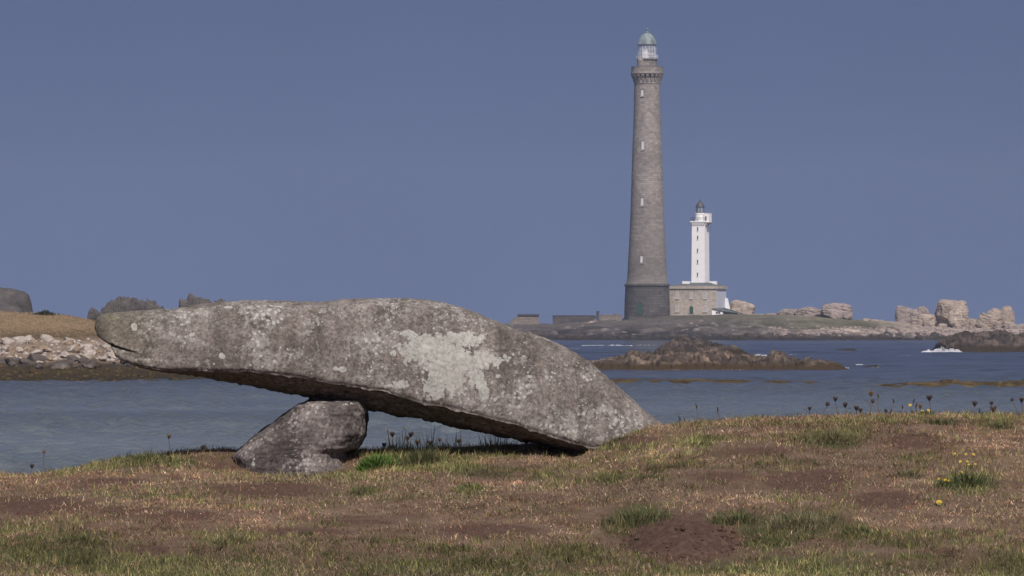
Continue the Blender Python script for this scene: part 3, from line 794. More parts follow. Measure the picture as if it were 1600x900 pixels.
# --- lighthouse island
def island_mat():
    m, t, b = new_mat('island_shore', 1.0, 0.1)
    g = N(t, 'ShaderNodeNewGeometry'); sp = N(t, 'ShaderNodeSeparateXYZ'); t.links.new(g.outputs['Position'], sp.inputs[0])
    mp = N(t, 'ShaderNodeMapping'); mp.inputs['Scale'].default_value = (0.10, 0.05, 0.9); t.links.new(g.outputs['Position'], mp.inputs[0])
    n = noise(t, mp.outputs[0], 1.0, 7, 0.62)
    nf = noise(t, g.outputs['Position'], 0.55, 6, 0.65)
    zz = math_n(t, 'ADD', sp.outputs[2], math_n(t, 'MULTIPLY', math_n(t, 'SUBTRACT', n.outputs[0], 0.5), 3.4))
    def c3(*s): return ramp(t, s, math_n(t, 'DIVIDE', zz, 8.0))
    # left part: rock and masonry slope ; right part: pale rubble below grass
    lo = c3((0.0, (0.028, 0.024, 0.024)), (0.22, (0.045, 0.039, 0.038)), (0.34, (0.095, 0.082, 0.076)), (0.6, (0.12, 0.104, 0.093)), (0.8, (0.10, 0.092, 0.07)))
    ro = c3((0.0, (0.028, 0.026, 0.026)), (0.15, (0.065, 0.055, 0.05)), (0.22, (0.30, 0.25, 0.21)), (0.34, (0.36, 0.30, 0.25)), (0.40, (0.115, 0.108, 0.068)), (0.62, (0.135, 0.128, 0.082)), (0.80, (0.20, 0.18, 0.125)))
    k = ramp(t, [(0.30, 0.0), (0.62, 1.0)], math_n(t, 'ADD', math_n(t, 'DIVIDE', math_n(t, 'SUBTRACT', attr(t, 'along').outputs['Fac'], 900.0), 600.0), math_n(t, 'MULTIPLY', math_n(t, 'SUBTRACT', n.outputs[0], 0.5), 0.3)))
    col = mix(t, k.outputs[0], lo.outputs[0], ro.outputs[0])
    k2 = ramp(t, [(0.0, 0.0), (1.0, 1.0)], math_n(t, 'DIVIDE', math_n(t, 'SUBTRACT', attr(t, 'along').outputs['Fac'], 1340.0), 60.0))
    col = mix(t, k2.outputs[0], col, ramp(t, [(0.0, (0.03, 0.028, 0.028)), (0.2, (0.08, 0.07, 0.06)), (0.3, (0.33, 0.27, 0.225)), (1.0, (0.38, 0.32, 0.26))], math_n(t, 'DIVIDE', zz, 6.0)).outputs[0])
    col = mix(t, 0.8, col, ramp(t, [(0.3, 0.25), (0.7, 0.72)], nf.outputs[0]).outputs[0], 'OVERLAY')
    col = mix(t, 1.0, col, ramp(t, [(0.0, 0.25), (0.5, 0.5), (1.0, 0.75)], math_n(t, 'ADD', attr(t, 'tone').outputs['Fac'], 0.5)).outputs[0], 'OVERLAY')
    t.links.new(col, b.inputs['Base Color'])
    bump(t, b, nf.outputs[0], 1.0, 1.2)
    return m
crestI = [(600, 512), (760, 508), (800, 507), (870, 507), (930, 501), (985, 499), (1045, 494), (1100, 493), (1140, 491), (1220, 492), (1280, 495), (1340, 500), (1400, 504), (1500, 512), (1560, 512), (1620, 508), (1800, 506), (2000, 512)]
isl, (IX, IY, IZ) = island('lighthouse_island', 560, 2100, 1326, 1466, 1640, crestI, 560, 110, island_mat(), 5, rough=1.3, edge_px=120,
       profile=[(0, 0), (.05, .22), (.14, .36), (.26, .56), (.34, .74), (.42, .93), (.5, 1), (.62, .98), (.8, .6), (1, 0)], shore_fn=lambda p: 22 * fbm(stk(p / 130.0, 0, 0), 4, 77) + np.interp(p, [600, 830, 980, 1200, 1480, 1700], [30, 12, -4, 0, 12, -10]), label='low rocky island with green turf under the lighthouses')

def near_idx(px, py_z):
    pass
def island_z(x, y):
    k = np.argmin((IX - x) ** 2 + (IY - y) ** 2); return IZ.ravel()[k]

# rubble on the island's shore: too small to pick apart
def rubble(name, parent, pts, smin, smax, mat, seed, label=None):
    r = np.random.default_rng(seed); D, f = ICO[1]
    VV, FF = [], []
    var = []
    for k in range(8):
        v, _ = lump(1, (-.5, .5, -.5, .5, -.4, .4), seed + k, nplanes=8, sharp=10, rough=0.15); var.append(v)
    for i, p in enumerate(pts):
        v = var[i % 8]; a = r.uniform(0, 6.28); s_ = smin + (smax - smin) * r.random() ** 2.5
        c, sn = math.cos(a), math.sin(a)
        w_ = v * s_ * r.uniform(0.7, 1.4, 3); w_ = w_ @ np.array([[c, -sn, 0], [sn, c, 0], [0, 0, 1]]).T
        VV.append(w_ + p); FF.append(f + i * len(v))
    o = mesh_obj(name, np.concatenate(VV), np.concatenate(FF), mat, parent)
    return tag(o, label, kind='stuff')
pxI = IX / 1466 * F + 800
msk = (IZ > 1.0) & (IZ < 3.3) & (pxI > 1175) & (pxI < 1750) & (IY < 1460)
cand = np.argwhere(msk); sel = cand[rng.integers(0, len(cand), 1300)]
pts = np.array([(IX[i, j] + rng.uniform(-1, 1), IY[i, j] + rng.uniform(-.8, .8), IZ[i, j]) for i, j in sel])
rubble('shore_rubble', isl, pts, 0.4, 1.5, M['far_rock_grey'], 100, 'pale boulders heaped along the island shore')
msk = (IZ > 0.1) & (IZ < 1.5) & (pxI > 820) & (pxI < 1750) & (IY < 1430)
cand = np.argwhere(msk); sel = cand[rng.integers(0, len(cand), 900)]
pts = np.array([(IX[i, j] + rng.uniform(-1, 1), IY[i, j] + rng.uniform(-.8, .8), IZ[i, j] - .2) for i, j in sel])
rubble('tidal_rubble', isl, pts, 0.5, 2.4, M['reef_dark'], 200, 'dark weedy boulders along the tide line')

msk = (IZ > 1.2) & (IZ < 5.5) & (pxI > 700) & (pxI < 1230) & (IY < 1462)
cand = np.argwhere(msk); sel = cand[rng.integers(0, len(cand), 260)]
pts = np.array([(IX[i, j] + rng.uniform(-1, 1), IY[i, j] + rng.uniform(-.8, .8), IZ[i, j] - .4) for i, j in sel])
rubble('slope_rubble', isl, pts, 0.4, 2.6, M['slope_rock'], 250, 'grey rocks strewn over the slope below the lighthouse')
# big granite rocks on the island
outcrop('granite_tor', [(1212, 1262, 482, 500, 4), (1240, 1292, 479, 500, 2), (1282, 1333, 473, 499, 0), (1296, 1318, 484, 502, -4), (1318, 1333, 486, 500, -4), (1190, 1235, 489, 500, 6)], 1462, M['far_rock_grey'], 'long low pinkish granite outcrop right of the white lighthouse', seed=2, depth=0.5)
outcrop('granite_tor', [(1398, 1418, 477, 506, 0), (1408, 1440, 480, 506, 2), (1430, 1455, 478, 506, 2), (1400, 1424, 489, 508, -2)], 1470, M['far_rock_grey'], 'notched grey granite outcrop left of the tall tan block', seed=3, strata=2.0, depth=0.6)
outcrop('granite_tor', [(1459, 1514, 468, 518, 0, 0.06), (1463, 1496, 467.5, 500, -3, -0.05), (1480, 1515, 474, 516, -4)], 1450, M['far_rock'], 'tall blocky tan granite outcrop with level cracks', seed=9, strata=5.0, rough=0.13, depth=0.7)
outcrop('granite_tor', [(1521, 1560, 488, 520, 0, 0.4), (1535, 1575, 481, 520, 2, 0.2), (1562, 1586, 477, 517, 1), (1510, 1535, 497, 520, 3)], 1445, M['far_rock'], 'sloping pale granite outcrop ending in an upright block at the right edge', seed=6, strata=3.0, depth=0.6)
outcrop('granite_boulder', [(1432, 1466, 490, 512, -6), (1424, 1444, 497, 512, -8)], 1455, M['far_rock'], 'rounded tan boulder at the foot of the tall block', 'boulder', seed=12, strata=0, depth=0.8)
outcrop('granite_boulder', [(1440, 1462, 501, 514, -12), (1466, 1480, 505, 514, -12)], 1445, M['far_rock'], 'pale low boulder on the rubble before the tall block', 'boulder', seed=13, strata=0, depth=0.8)
outcrop('granite_boulder', [(1574, 1590, 505, 520, -6), (1588, 1640, 508, 522, -4)], 1440, M['far_rock_grey'], 'small dark boulder below the upright block at the right edge', 'boulder', seed=14, strata=0, depth=0.8)
outcrop('granite_boulder', [(1139, 1168, 468.5, 496, 0, 0.12), (1150, 1180, 473, 493, -2, 0.1), (1140, 1160, 480, 496, -3)], 1506, M['far_rock'], 'smooth tan boulder leaning out behind the keeper house', 'boulder', seed=21, strata=0, rough=0.06, depth=0.7)
outcrop('granite_boulder', [(1343, 1362, 497, 506, 0), (1355, 1384, 499, 507, 1)], 1464, M['far_rock'], 'flat pale boulder on the turf edge between two outcrops', 'boulder', seed=22, strata=0, depth=0.8)

# --- reefs in the channel
def reef(name, px0, px1, D, width, outline, mat, label, seed, rough=0.8, nx=300, ny=60, fx=1.0):
    pxs = np.linspace(px0, px1, nx); v = np.linspace(-1, 1, ny)
    PXm, Vm = np.meshgrid(pxs, v)
    X = (PXm - 800) / F * D; Dm = D + width * (Vm + 1) * 0.5
    c = np.array(outline, float)
    zt = PZ(np.interp(PXm, c[:, 0], c[:, 1]), D + width * 0.45)
    p = stk(X, Dm * 0.7, 0)
    prof = (1 - np.abs(Vm) ** 2.2)
    n = fbm(p / (2.2 * fx), 5, seed); r_ = ridged(p / (1.5 * fx), 5, seed + 4)
    bs = np.clip(0.4 * zt, 0.08, 0.5)
    r3 = ridged(p / (0.45 * fx), 4, seed + 14)
    Z = -bs + (zt + bs) * prof ** 0.7 * (0.90 + 0.25 * n) + rough * (0.45 * r_ + 0.25 * n + 0.40 * r3) * np.clip(prof * 2, 0, 1) * np.clip(zt, 0.12, 1)
    w1, c1_ = worley(X / (1.1 * fx) + 0.5 * n, Dm * .6 / (1.1 * fx) + 0.5 * r_, seed); w2, c2_ = worley(X / (0.42 * fx), Dm * .6 / (0.42 * fx), seed + 1)
    Z = Z + rough * np.clip(zt, 0.15, 1.2) * np.clip(prof * 2, 0, 1) * (0.55 * (0.55 - w1) + 0.25 * (c1_ - .5) + 0.22 * (0.5 - w2))
    tone = ((c1_ - .5) * .7 + (c2_ - .5) * .5 - np.clip(w1 - .6, 0, 1) * .8)
    # terraces: rock breaks in steps
    st = 0.55 * fx; Zs = np.floor(Z / st + 0.5 * n) * st
    Z = np.where(Z > 0.1, 0.85 * Z + 0.15 * Zs, Z)
    idx = np.arange(nx * ny).reshape(ny, nx)
    q = np.stack([idx[:-1, :-1], idx[:-1, 1:], idx[1:, 1:], idx[1:, :-1]], -1).reshape(-1, 4)
    o = mesh_obj(name, stk(X, Dm, Z).reshape(-1, 3), q, mat, origin=(float(X.mean()), D, 0), smooth=True, attrs={'tone': np.clip(tone, -.5, .5).ravel()})
    smooth_by_angle(o, 45)
    return tag(o, label, 'reef')
long_reef = reef('rocky_reef', 880, 1330, 494, 17, [(880, 578), (905, 566), (940, 566), (975, 560), (990, 553), (1005, 557), (1040, 555), (1085, 558), (1140, 555), (1160, 557), (1190, 557), (1200, 560), (1214, 555), (1235, 562), (1275, 563), (1300, 567), (1318, 570), (1330, 577)], M['reef'], 'long low brown rock reef in front of the lighthouse island', 41)
for k, (a, b, tpy, bpy_, dd) in enumerate([(985, 1012, 548, 578, 6), (1060, 1090, 549, 577, 5), (1008, 1030, 555, 578, 2), (1150, 1178, 557, 577, 1), (940, 972, 562, 579, 1), (1230, 1262, 563, 577, 2), (1030, 1062, 556, 580, 0), (1100, 1130, 555, 577, 1), (1194, 1220, 557, 577, 6), (905, 925, 565, 578, 3), (1282, 1304, 567, 577, 2), (1128, 1146, 549, 577, 7), (962, 986, 557, 577, 6)]):
    outcrop('boulder', [(a, b, tpy, bpy_, 0)], 497 + dd, M['reef'], None, None, seed=300 + k, strata=0, sub=3, depth=0.9, parent=long_reef)
reef('rocky_reef', 1005, 1190, 690, 22, [(1005, 562), (1022, 554), (1035, 546), (1052, 538), (1066, 532), (1085, 536), (1110, 537), (1140, 541), (1160, 546), (1178, 554), (1190, 562)], M['reef_dark'], 'rounded dark rock hump rising behind the long low reef', 43, rough=0.8, fx=1.5)
reef('rocky_reef', 1478, 1760, 795, 30, [(1478, 556), (1481, 540), (1490, 531), (1510, 525), (1535, 519), (1560, 515), (1585, 517), (1600, 521), (1680, 526), (1760, 555)], M['reef_dark'], 'dark rock reef washed by a breaking wave at the right edge', 44, rough=1.0, fx=1.7)
reef('rocky_reef', 1280, 1350, 830, 10, [(1280, 551), (1300, 548), (1322, 545), (1335, 544), (1350, 551)], M['reef_dark'], 'small dark rock awash beyond the end of the long reef', 45, rough=0.7, nx=80, ny=24)
reef('rocky_reef', 1345, 1385, 520, 5, [(1345, 576), (1360, 571), (1372, 570), (1385, 576)], M['reef_dark'], 'tiny wet rock awash just right of the long reef', 46, rough=0.4, nx=60, ny=20)
reef('weedy_bar', 935, 1400, 381, 14, [(935, 598), (960, 591.8), (1040, 592.2), (1100, 591.8), (1160, 593.2), (1250, 595), (1330, 597.2), (1400, 600)], M['weed_reef'], 'thin bar of brown seaweed rock right of the slab', 47, rough=0.3)
reef('weedy_bar', 1360, 1720, 357, 9, [(1360, 604), (1390, 600), (1440, 597), (1500, 595), (1560, 593), (1600, 592), (1700, 595), (1720, 606)], M['weed_reef'], 'bar of brown seaweed rock at the right edge', 48, rough=0.35)

# --- left shore
def left_mat():
    m, t, b = new_mat('left_shore', 1.0, 0.1)
    g = N(t, 'ShaderNodeNewGeometry'); sp = N(t, 'ShaderNodeSeparateXYZ'); t.links.new(g.outputs['Position'], sp.inputs[0])
    n = noise(t, g.outputs['Position'], 0.35, 6, 0.62); nf = noise(t, g.outputs['Position'], 2.2, 6, 0.65)
    zz = math_n(t, 'ADD', sp.outputs[2], math_n(t, 'MULTIPLY', math_n(t, 'SUBTRACT', n.outputs[0], 0.5), 0.9))
    c = ramp(t, [(0.0, (0.03, 0.024, 0.014)), (0.15, (0.05, 0.036, 0.018)), (0.20, (0.045, 0.04, 0.036)), (0.25, (0.16, 0.115, 0.075)), (0.32, (0.20, 0.155, 0.115)), (0.50, (0.22, 0.175, 0.135)), (0.57, (0.12, 0.085, 0.05)), (0.68, (0.22, 0.16, 0.095)), (1.0, (0.26, 0.19, 0.115))], math_n(t, 'DIVIDE', zz, 6.0))
    col = mix(t, 0.7, c.outputs[0], ramp(t, [(0.3, 0.25), (0.7, 0.72)], nf.outputs[0]).outputs[0], 'OVERLAY')
    t.links.new(col, b.inputs['Base Color']); bump(t, b, nf.outputs[0], 0.9, 0.25)
    return m
lsh, (LX, LY, LZ) = island('left_shore', -420, 440, 386, 428, 480, [(-420, 470), (-200, 478), (0, 488), (60, 490), (100, 494), (150, 505), (250, 530), (340, 560), (440, 590)], 260, 90, left_mat(), 15, rough=0.55, edge_px=30,
      profile=[(0, 0), (.04, .2), (.13, .31), (.22, .42), (.31, .63), (.36, .72), (.44, .93), (.5, 1), (.6, .97), (.8, .6), (1, 0)], shore_fn=lambda p: 4 * fbm(stk(p / 90.0, 0, 0), 4, 79), label='low shore of pale boulders under dry grass at the left')
# stones of the beach, each its own object on shared meshes
var = {}
for kind in ('beach_stone', 'beach_stone_dark', 'beach_stone_tan'):
    var[kind] = []
    for k in range(7):
        v, f = lump(2, (-.5, .5, -.5, .5, -.36, .36), 700 + k * 3, nplanes=9, sharp=12, rough=0.13)
        me = mesh_obj('stone', v, f, M[kind]); smooth_by_angle(me, 30); var[kind].append(me.data); bpy.data.objects.remove(me)
pxl = LX / 428 * F + 800
def scatter(lo, hi, pxa, pxb, n, kind, s0, s1, pw, r):
    cand = np.argwhere((LZ > lo) & (LZ < hi) & (pxl > pxa) & (pxl < pxb) & (LY < 428))
    for i, j in cand[r.integers(0, len(cand), n)]:
        o = bpy.data.objects.new('stone', var[kind][int(r.integers(7))]); C.objects.link(o)
        s_ = s0 + (s1 - s0) * r.random() ** pw
        o.location = (LX[i, j] + r.uniform(-.2, .2), LY[i, j] + r.uniform(-.25, .25), LZ[i, j] + s_ * 0.12)
        o.rotation_euler = (r.uniform(-.4, .4), r.uniform(-.4, .4), r.uniform(0, 6.28))
        o.scale = (s_ * r.uniform(.8, 1.5), s_, s_ * r.uniform(.7, 1.1)); o.parent = lsh
r_ = np.random.default_rng(17)
scatter(1.5, 3.1, -60, 330, 160, 'beach_stone', 0.25, 0.95, 1.5, r_)
scatter(1.3, 3.0, -60, 330, 85, 'beach_stone_tan', 0.25, 0.9, 1.5, r_)
scatter(0.9, 1.5, -60, 330, 60, 'beach_stone_dark', 0.35, 1.3, 1.6, r_)
cand = np.argwhere((LZ > 1.4) & (LZ < 3.2) & (pxl > -300) & (pxl < 350) & (LY < 428)); sel = cand[r_.integers(0, len(cand), 520)]
rubble('beach_rubble', lsh, np.array([(LX[i, j] + r_.uniform(-.2, .2), LY[i, j], LZ[i, j]) for i, j in sel]), 0.12, 0.6, M['beach_stone'], 400, 'small pale stones between the boulders')
cand = np.argwhere((LZ > 0.05) & (LZ < 1.2) & (pxl > -200) & (pxl < 440) & (LY < 428)); sel = cand[r_.integers(0, len(cand), 700)]
rubble('weed_rubble', lsh, np.array([(LX[i, j] + r_.uniform(-.2, .2), LY[i, j], LZ[i, j]) for i, j in sel]), 0.12, 0.5, M['weed_reef'], 500, 'weedy stones along the tide line')

outcrop('granite_tor', [(-60, 59, 448, 570, 0), (-95, 22, 452, 580, 4), (-30, 40, 470, 580, -4)], 600, M['left_rock'], 'rounded grey granite tor above the dry grass at the left edge', seed=31, strata=0, rough=0.05, depth=0.9)
outcrop('granite_tor', [(128, 185, 480, 580, 0, 0.2), (152, 200, 468, 580, 3), (176, 232, 462, 580, 5), (210, 257, 464, 580, 2), (236, 262, 474, 580, 0)], 620, M['left_rock'], 'jagged grey granite tor just above the snout of the slab', seed=32, strata=2.0, depth=0.8)
outcrop('granite_tor', [(276, 318, 464, 580, 0), (290, 344, 458.5, 580, 3), (325, 360, 466, 580, 5)], 640, M['left_rock'], 'small grey granite tor peeping over the top of the slab', seed=34, strata=2.5, depth=0.8)

# ------------------------------------------------------------------ the tall stone lighthouse
KT = 1484.0 / F
TX = PX(1011.2, 1484)
def tz(py): return PZ(py, 1484)
TB = tz(500)
tower = empty('stone_lighthouse', (TX, 1484, TB))
tag(tower, 'very tall grey stone lighthouse with a green copper dome', 'lighthouse')
def tl(prof): return [(hw * KT, tz(py) - TB) for hw, py in prof]
def part(name, prof, mat, n=64, uv=True, r=5.0, ang=30, parent=tower):
    m = MB().lathe(tl(prof), n); o = m.build(name, mat, parent)
    smooth_by_angle(o, ang)
    if uv: uv_cyl(o, r=r)
    return o
part('base', [(36.2, 512), (36.0, 498), (35.2, 470), (34.2, 448)], M['base_stone'], r=6.4)
part('ledge', [(34.4, 448), (35.6, 447), (35.8, 444.6), (34.0, 443.4)], M['base_stone'], r=6.4)
part('shaft', [(33.5, 443.4), (31.6, 439), (30.6, 425), (29.7, 406), (28.2, 380), (26.6, 345), (25.5, 316), (24.3, 270), (22.9, 228), (21.4, 190), (20.6, 160), (20.2, 131)], M['tower_stone'], n=96, r=4.7)
part('string_course', [(20.4, 131.2), (21.0, 131), (21.0, 129.5), (20.3, 129.2)], M['tower_stone'], r=4)
part('gallery_wall', [(20.0, 129.3), (20.0, 116)], M['tower_stone'], r=4)
part('gallery_floor', [(20.0, 117.5), (24.9, 116.6), (25.8, 115.5), (25.8, 113.4), (25.0, 113)], M['tower_stone'], r=4.5)
part('parapet', [(24.9, 113.1), (24.6, 105.5), (25.0, 105.2), (25.0, 104.2), (23.8, 104.2), (23.8, 112.5)], M['tower_stone'], r=4.5)
cm = MB()
x0, x1 = 19.6 * KT, 25.0 * KT; zb = tz(129) - TB; zt_ = tz(116.8) - TB; hw_ = 0.36
cm.v = [(x0, -hw_, zb), (x0, hw_, zb), (x0 + .35, -hw_, zb + .1), (x0 + .35, hw_, zb + .1), (x0 + .62, -hw_, zb + 1.2), (x0 + .62, hw_, zb + 1.2), (x1, -hw_, zt_ - .45), (x1, hw_, zt_ - .45), (x1, -hw_, zt_), (x1, hw_, zt_), (x0, -hw_, zt_), (x0, hw_, zt_)]
cm.f = [(0, 1, 3, 2), (2, 3, 5, 4), (4, 5, 7, 6), (6, 7, 9, 8), (8, 9, 11, 10), (0, 2, 4, 6, 8, 10), (11, 9, 7, 5, 3, 1), (10, 11, 1, 0)]
c0 = cm.build('corbel', M['tower_stone'], tower); uv_box(c0)
for k in range(1, 20):
    c = c0.copy(); C.objects.link(c); c.parent = tower; c.rotation_euler = (0, 0, 2 * math.pi * k / 20)
c0.rotation_euler = (0, 0, 0)
part('watch_room', [(15.6, 113.2), (15.4, 93.5)], M['tower_stone'], r=3)
part('lantern_gallery', [(15.5, 94), (17.3, 93.2), (17.3, 91.8), (15.0, 91.6)], M['tower_stone'], r=3)
def rel(dx, py, r=None): return dx * KT, tz(py) - TB
# stair turret on the left of the watch room
tm = MB(); cxx = -9.2 * KT
tm.lathe([(6.6 * KT, tz(113.2) - TB), (6.5 * KT, tz(94) - TB), (4.0 * KT, tz(91) - TB)], 24, cxx, -9.5 * KT)
o = tm.build('stair_turret', M['tower_stone'], tower); smooth_by_angle(o, 30); uv_cyl(o, cxx, -9.5 * KT, 1.3)
# lantern
def glass_mat():
    m, t, b = new_mat('lantern_glass', 0.08, 0.5)
    b.inputs['Base Color'].default_value = (0.75, 0.78, 0.82, 1)
    tr = N(t, 'ShaderNodeBsdfTransparent'); mx = N(t, 'ShaderNodeMixShader'); mx.inputs[0].default_value = 0.38
    co = N(t, 'ShaderNodeTexCoord').outputs['Object']; n = noise(t, co, 0.8, 3); t.links.new(ramp(t, [(0.3, 0.14), (0.7, 0.34)], n.outputs[0]).outputs[0], mx.inputs[0])
    t.links.new(tr.outputs[0], mx.inputs[1]); t.links.new(b.outputs[0], mx.inputs[2])
    t.links.new(mx.outputs[0], t.nodes['Material Output'].inputs[0]); return m
M['glass'] = glass_mat()
gm = MB(); n = 24; rg = 13.6 * KT
for k in range(n):
    a = 2 * math.pi * k / n; b = 2 * math.pi * (k + 1) / n; za, zb_ = tz(91.6) - TB, tz(70.3) - TB
    gm.add([(rg * math.cos(a), rg * math.sin(a), za), (rg * math.cos(b), rg * math.sin(b), za), (rg * math.cos(b), rg * math.sin(b), zb_), (rg * math.cos(a), rg * math.sin(a), zb_)], [(0, 1, 2, 3)])
gm.build('lantern_glass', M['glass'], tower)
for k in range(16):
    a = 2 * math.pi * (k + .5) / 16; p = (rg * 1.01 * math.cos(a), rg * 1.01 * math.sin(a))
    MB().tube([(*p, tz(91.6) - TB), (*p, tz(70.3) - TB)], 0.055).build('glazing_bar', M['white_trim'], tower)
for py in (84.5, 77.5):
    rr = rg * 1.01; MB().tube([(rr * math.cos(a), rr * math.sin(a), tz(py) - TB) for a in np.linspace(0, 2 * math.pi, 33)], 0.05).build('glazing_ring', M['white_trim'], tower)
part('lens', [(3.0, 91.5), (3.0, 87), (5.0, 84.5), (6.0, 81), (5.0, 77.5), (3.0, 75.5), (2.0, 72)], M['pale_pane'], n=24, uv=False)
bl = MB(); 
for k in range(6):
    a0 = math.radians(-128 + k * 6.5); a1 = a0 + math.radians(6.5); r0 = 12.6 * KT; za, zb_ = tz(91.5) - TB, tz(78) - TB
    bl.add([(r0 * math.cos(a0), r0 * math.sin(a0), za), (r0 * math.cos(a1), r0 * math.sin(a1), za), (r0 * math.cos(a1), r0 * math.sin(a1), zb_), (r0 * math.cos(a0), r0 * math.sin(a0), zb_)], [(0, 1, 2, 3)])
bo = bl.build('lantern_blind', M['white_trim'], tower)
sol = bo.modifiers.new('thick', 'SOLIDIFY'); sol.thickness = 0.05
for k in range(20):
    a = 2 * math.pi * k / 20; p = (16.9 * KT * math.cos(a), 16.9 * KT * math.sin(a))
    MB().tube([(*p, tz(92) - TB), (*p, tz(86.2) - TB)], 0.035).build('railing_post', M['white_trim'], tower)
for py in (86.2, 89):
    rr = 16.9 * KT; MB().tube([(rr * math.cos(a), rr * math.sin(a), tz(py) - TB) for a in np.linspace(0, 2 * math.pi, 41)], 0.035).build('railing_rail', M['white_trim'], tower)
dome = part('dome', [(15.0, 70.5), (15.6, 70), (15.6, 68.6), (14.2, 68), (13.6, 65), (12.2, 61), (10.0, 57.2), (7.0, 54), (4.0, 52.2), (2.4, 51.4)], M['copper'], n=48, uv=False)
part('vent', [(2.6, 51.6), (3.0, 50.6), (2.2, 49.6), (0.8, 49), (0.6, 47.6)], M['copper'], n=16, uv=False, parent=dome)
part('finial', [(0.3, 47.7), (1.6, 46.8), (2.0, 45.6), (1.6, 44.4), (0.3, 43.8), (0.12, 43.5), (0.12, 41)], M['copper'], n=16, uv=False, parent=dome)
for k in range(12):
    a = 2 * math.pi * (k + .5) / 12
    MB().tube([(r0 * KT * 1.01 * math.cos(a), r0 * KT * 1.01 * math.sin(a), tz(py) - TB) for r0, py in [(14.2, 68), (13.6, 65), (12.2, 61), (10.0, 57.2), (7.0, 54), (4.0, 52.2)]], 0.06, 4).build('dome_rib', M['copper'], dome)
# windows of the tower
def tower_hw(py):
    a = np.array([(33.5, 443.4), (31.6, 439), (30.6, 425), (29.7, 406), (28.2, 380), (26.6, 345), (25.5, 316), (24.3, 270), (22.9, 228), (21.4, 190), (20.6, 160), (20.2, 131), (20.0, 116), (20, 100)])[::-1]
    return np.interp(py, a[:, 1], a[:, 0])
def tower_window(px, py, wpx, hpx, R=None, mat=M['pale_pane'], arch=False):
    hwp = R or tower_hw(py)
    ang = math.asin(max(-1, min(1, (px - 1011.2) / hwp)))
    e = empty('window', (hwp * KT * math.sin(ang), -hwp * KT * math.cos(ang), tz(py) - TB)); e.rotation_euler = (0, 0, ang); e.parent = tower
    w_, h_ = wpx * KT / 2, hpx * KT / 2
    MB().box(-w_, w_, -.03, .25, -h_, h_).build('pane', mat, e)
    fm = MB().box(-w_ - .16, -w_, -.12, .3, -h_ - .1, h_ + .1).box(w_, w_ + .16, -.12, .3, -h_ - .1, h_ + .1).box(-w_ - .16, w_ + .16, -.14, .3, h_ + .1, h_ + .32)
    fo = fm.build('surround', M['tower_stone'], e); uv_box(fo)
    so = MB().box(-w_ - .22, w_ + .22, -.22, .3, -h_ - .32, -h_ - .1).build('sill', M['tower_stone'], e); uv_box(so)
    MB().box(-.05, .05, -.07, 0.0, -h_, h_).build('mullion', M['white_trim'], e)
for py, ww, hh in [(406, 4.4, 11), (316, 4.4, 12), (228, 4.6, 13), (146, 4.6, 9.5), (124.5, 4.2, 9)]: tower_window(1003 - (316 - py) * -0.012 if py > 200 else 1003.2, py, ww, hh)
# turret window
tower_window(1001.3, 100.3, 3.6, 7, R=15.6)
# arched door
def arch_door(parent, w_, h_, y0, mat, trim, name='door'):
    pts = [(-w_, 0), (w_, 0), (w_, h_ - w_)] + [(w_ * math.cos(a), h_ - w_ + w_ * math.sin(a)) for a in np.linspace(0, math.pi, 11)[1:-1]] + [(-w_, h_ - w_)]
    m = MB(); n = len(pts)
    m.v = [(x, y0 - .03, z) for x, z in pts] + [(x, y0 + .3, z) for x, z in pts]
    m.f = [tuple(range(n)), tuple(range(2 * n - 1, n - 1, -1))] + [(i + n, (i + 1) % n + n, (i + 1) % n, i) for i in range(n)]
    d = m.build(name, mat, parent)
    arc = pts[1:]; out = []
    k = 1.0 + 0.22 / w_
    am = MB(); q = [(-w_, 0)] ; ring_i = arc + [(-w_, 0)]; ring_o = [(x * k, h_ - w_ + (z - (h_ - w_)) * (k if z > h_ - w_ else 1)) for x, z in ring_i]
    nn_ = len(ring_i); am.v = [(x, y0 - .12, z) for x, z in ring_i] + [(x, y0 - .12, z) for x, z in ring_o] + [(x, y0 + .3, z) for x, z in ring_i] + [(x, y0 + .3, z) for x, z in ring_o]
    for i in range(nn_ - 1):
        am.f += [(i, i + 1, nn_ + i + 1, nn_ + i), (nn_ + i, nn_ + i + 1, 3 * nn_ + i + 1, 3 * nn_ + i), (i + 1, i, 2 * nn_ + i, 2 * nn_ + i + 1)]
    t_ = am.build('door_arch', trim, d); uv_box(t_)
    return d
ang = math.asin((998.8 - 1011.2) / 35.2)
de = empty('doorway', (35.9 * KT * math.sin(ang), -35.9 * KT * math.cos(ang), tz(491.5) - TB)); de.parent = tower; de.rotation_euler = (0, 0, ang)
arch_door(de, 4.6 * KT, 19.5 * KT, 0.0, M['green_door'], M['base_stone'])

# ------------------------------------------------------------------ keeper's house and white lighthouse
HA = math.radians(-21)
HD = 1490.0; KH = HD / F
def hz(py): return PZ(py, HD)
HB = hz(491)
WL, DP = 14.45, 8.6
frx, fry = PX(1119.8, 1483), 1483.0                      # front right corner
cu = Vector((math.cos(HA), math.sin(HA))); cv = Vector((-math.sin(HA), math.cos(HA)))
hc = Vector((frx, fry)) - cu * WL / 2 + cv * DP / 2
house = empty('keeper_house', (hc.x, hc.y, HB), HA)
tag(house, 'two storey tan stone house at the foot of the white lighthouse', 'house')
zc0, zc1 = hz(451.5) - HB, hz(446.8) - HB
o = MB().box(-WL / 2, WL / 2, -DP / 2, DP / 2, -1.5, zc0).build('wall', M['house_stone'], house); uv_box(o)
o = MB().box(-WL / 2 - .25, WL / 2 + .45, -DP / 2 - .3, DP / 2 + .3, zc0, zc0 + .3).box(-WL / 2 - .1, WL / 2 + .25, -DP / 2 - .15, DP / 2 + .15, zc0 + .3, zc1).build('cornice', M['house_stone'], house); uv_box(o)
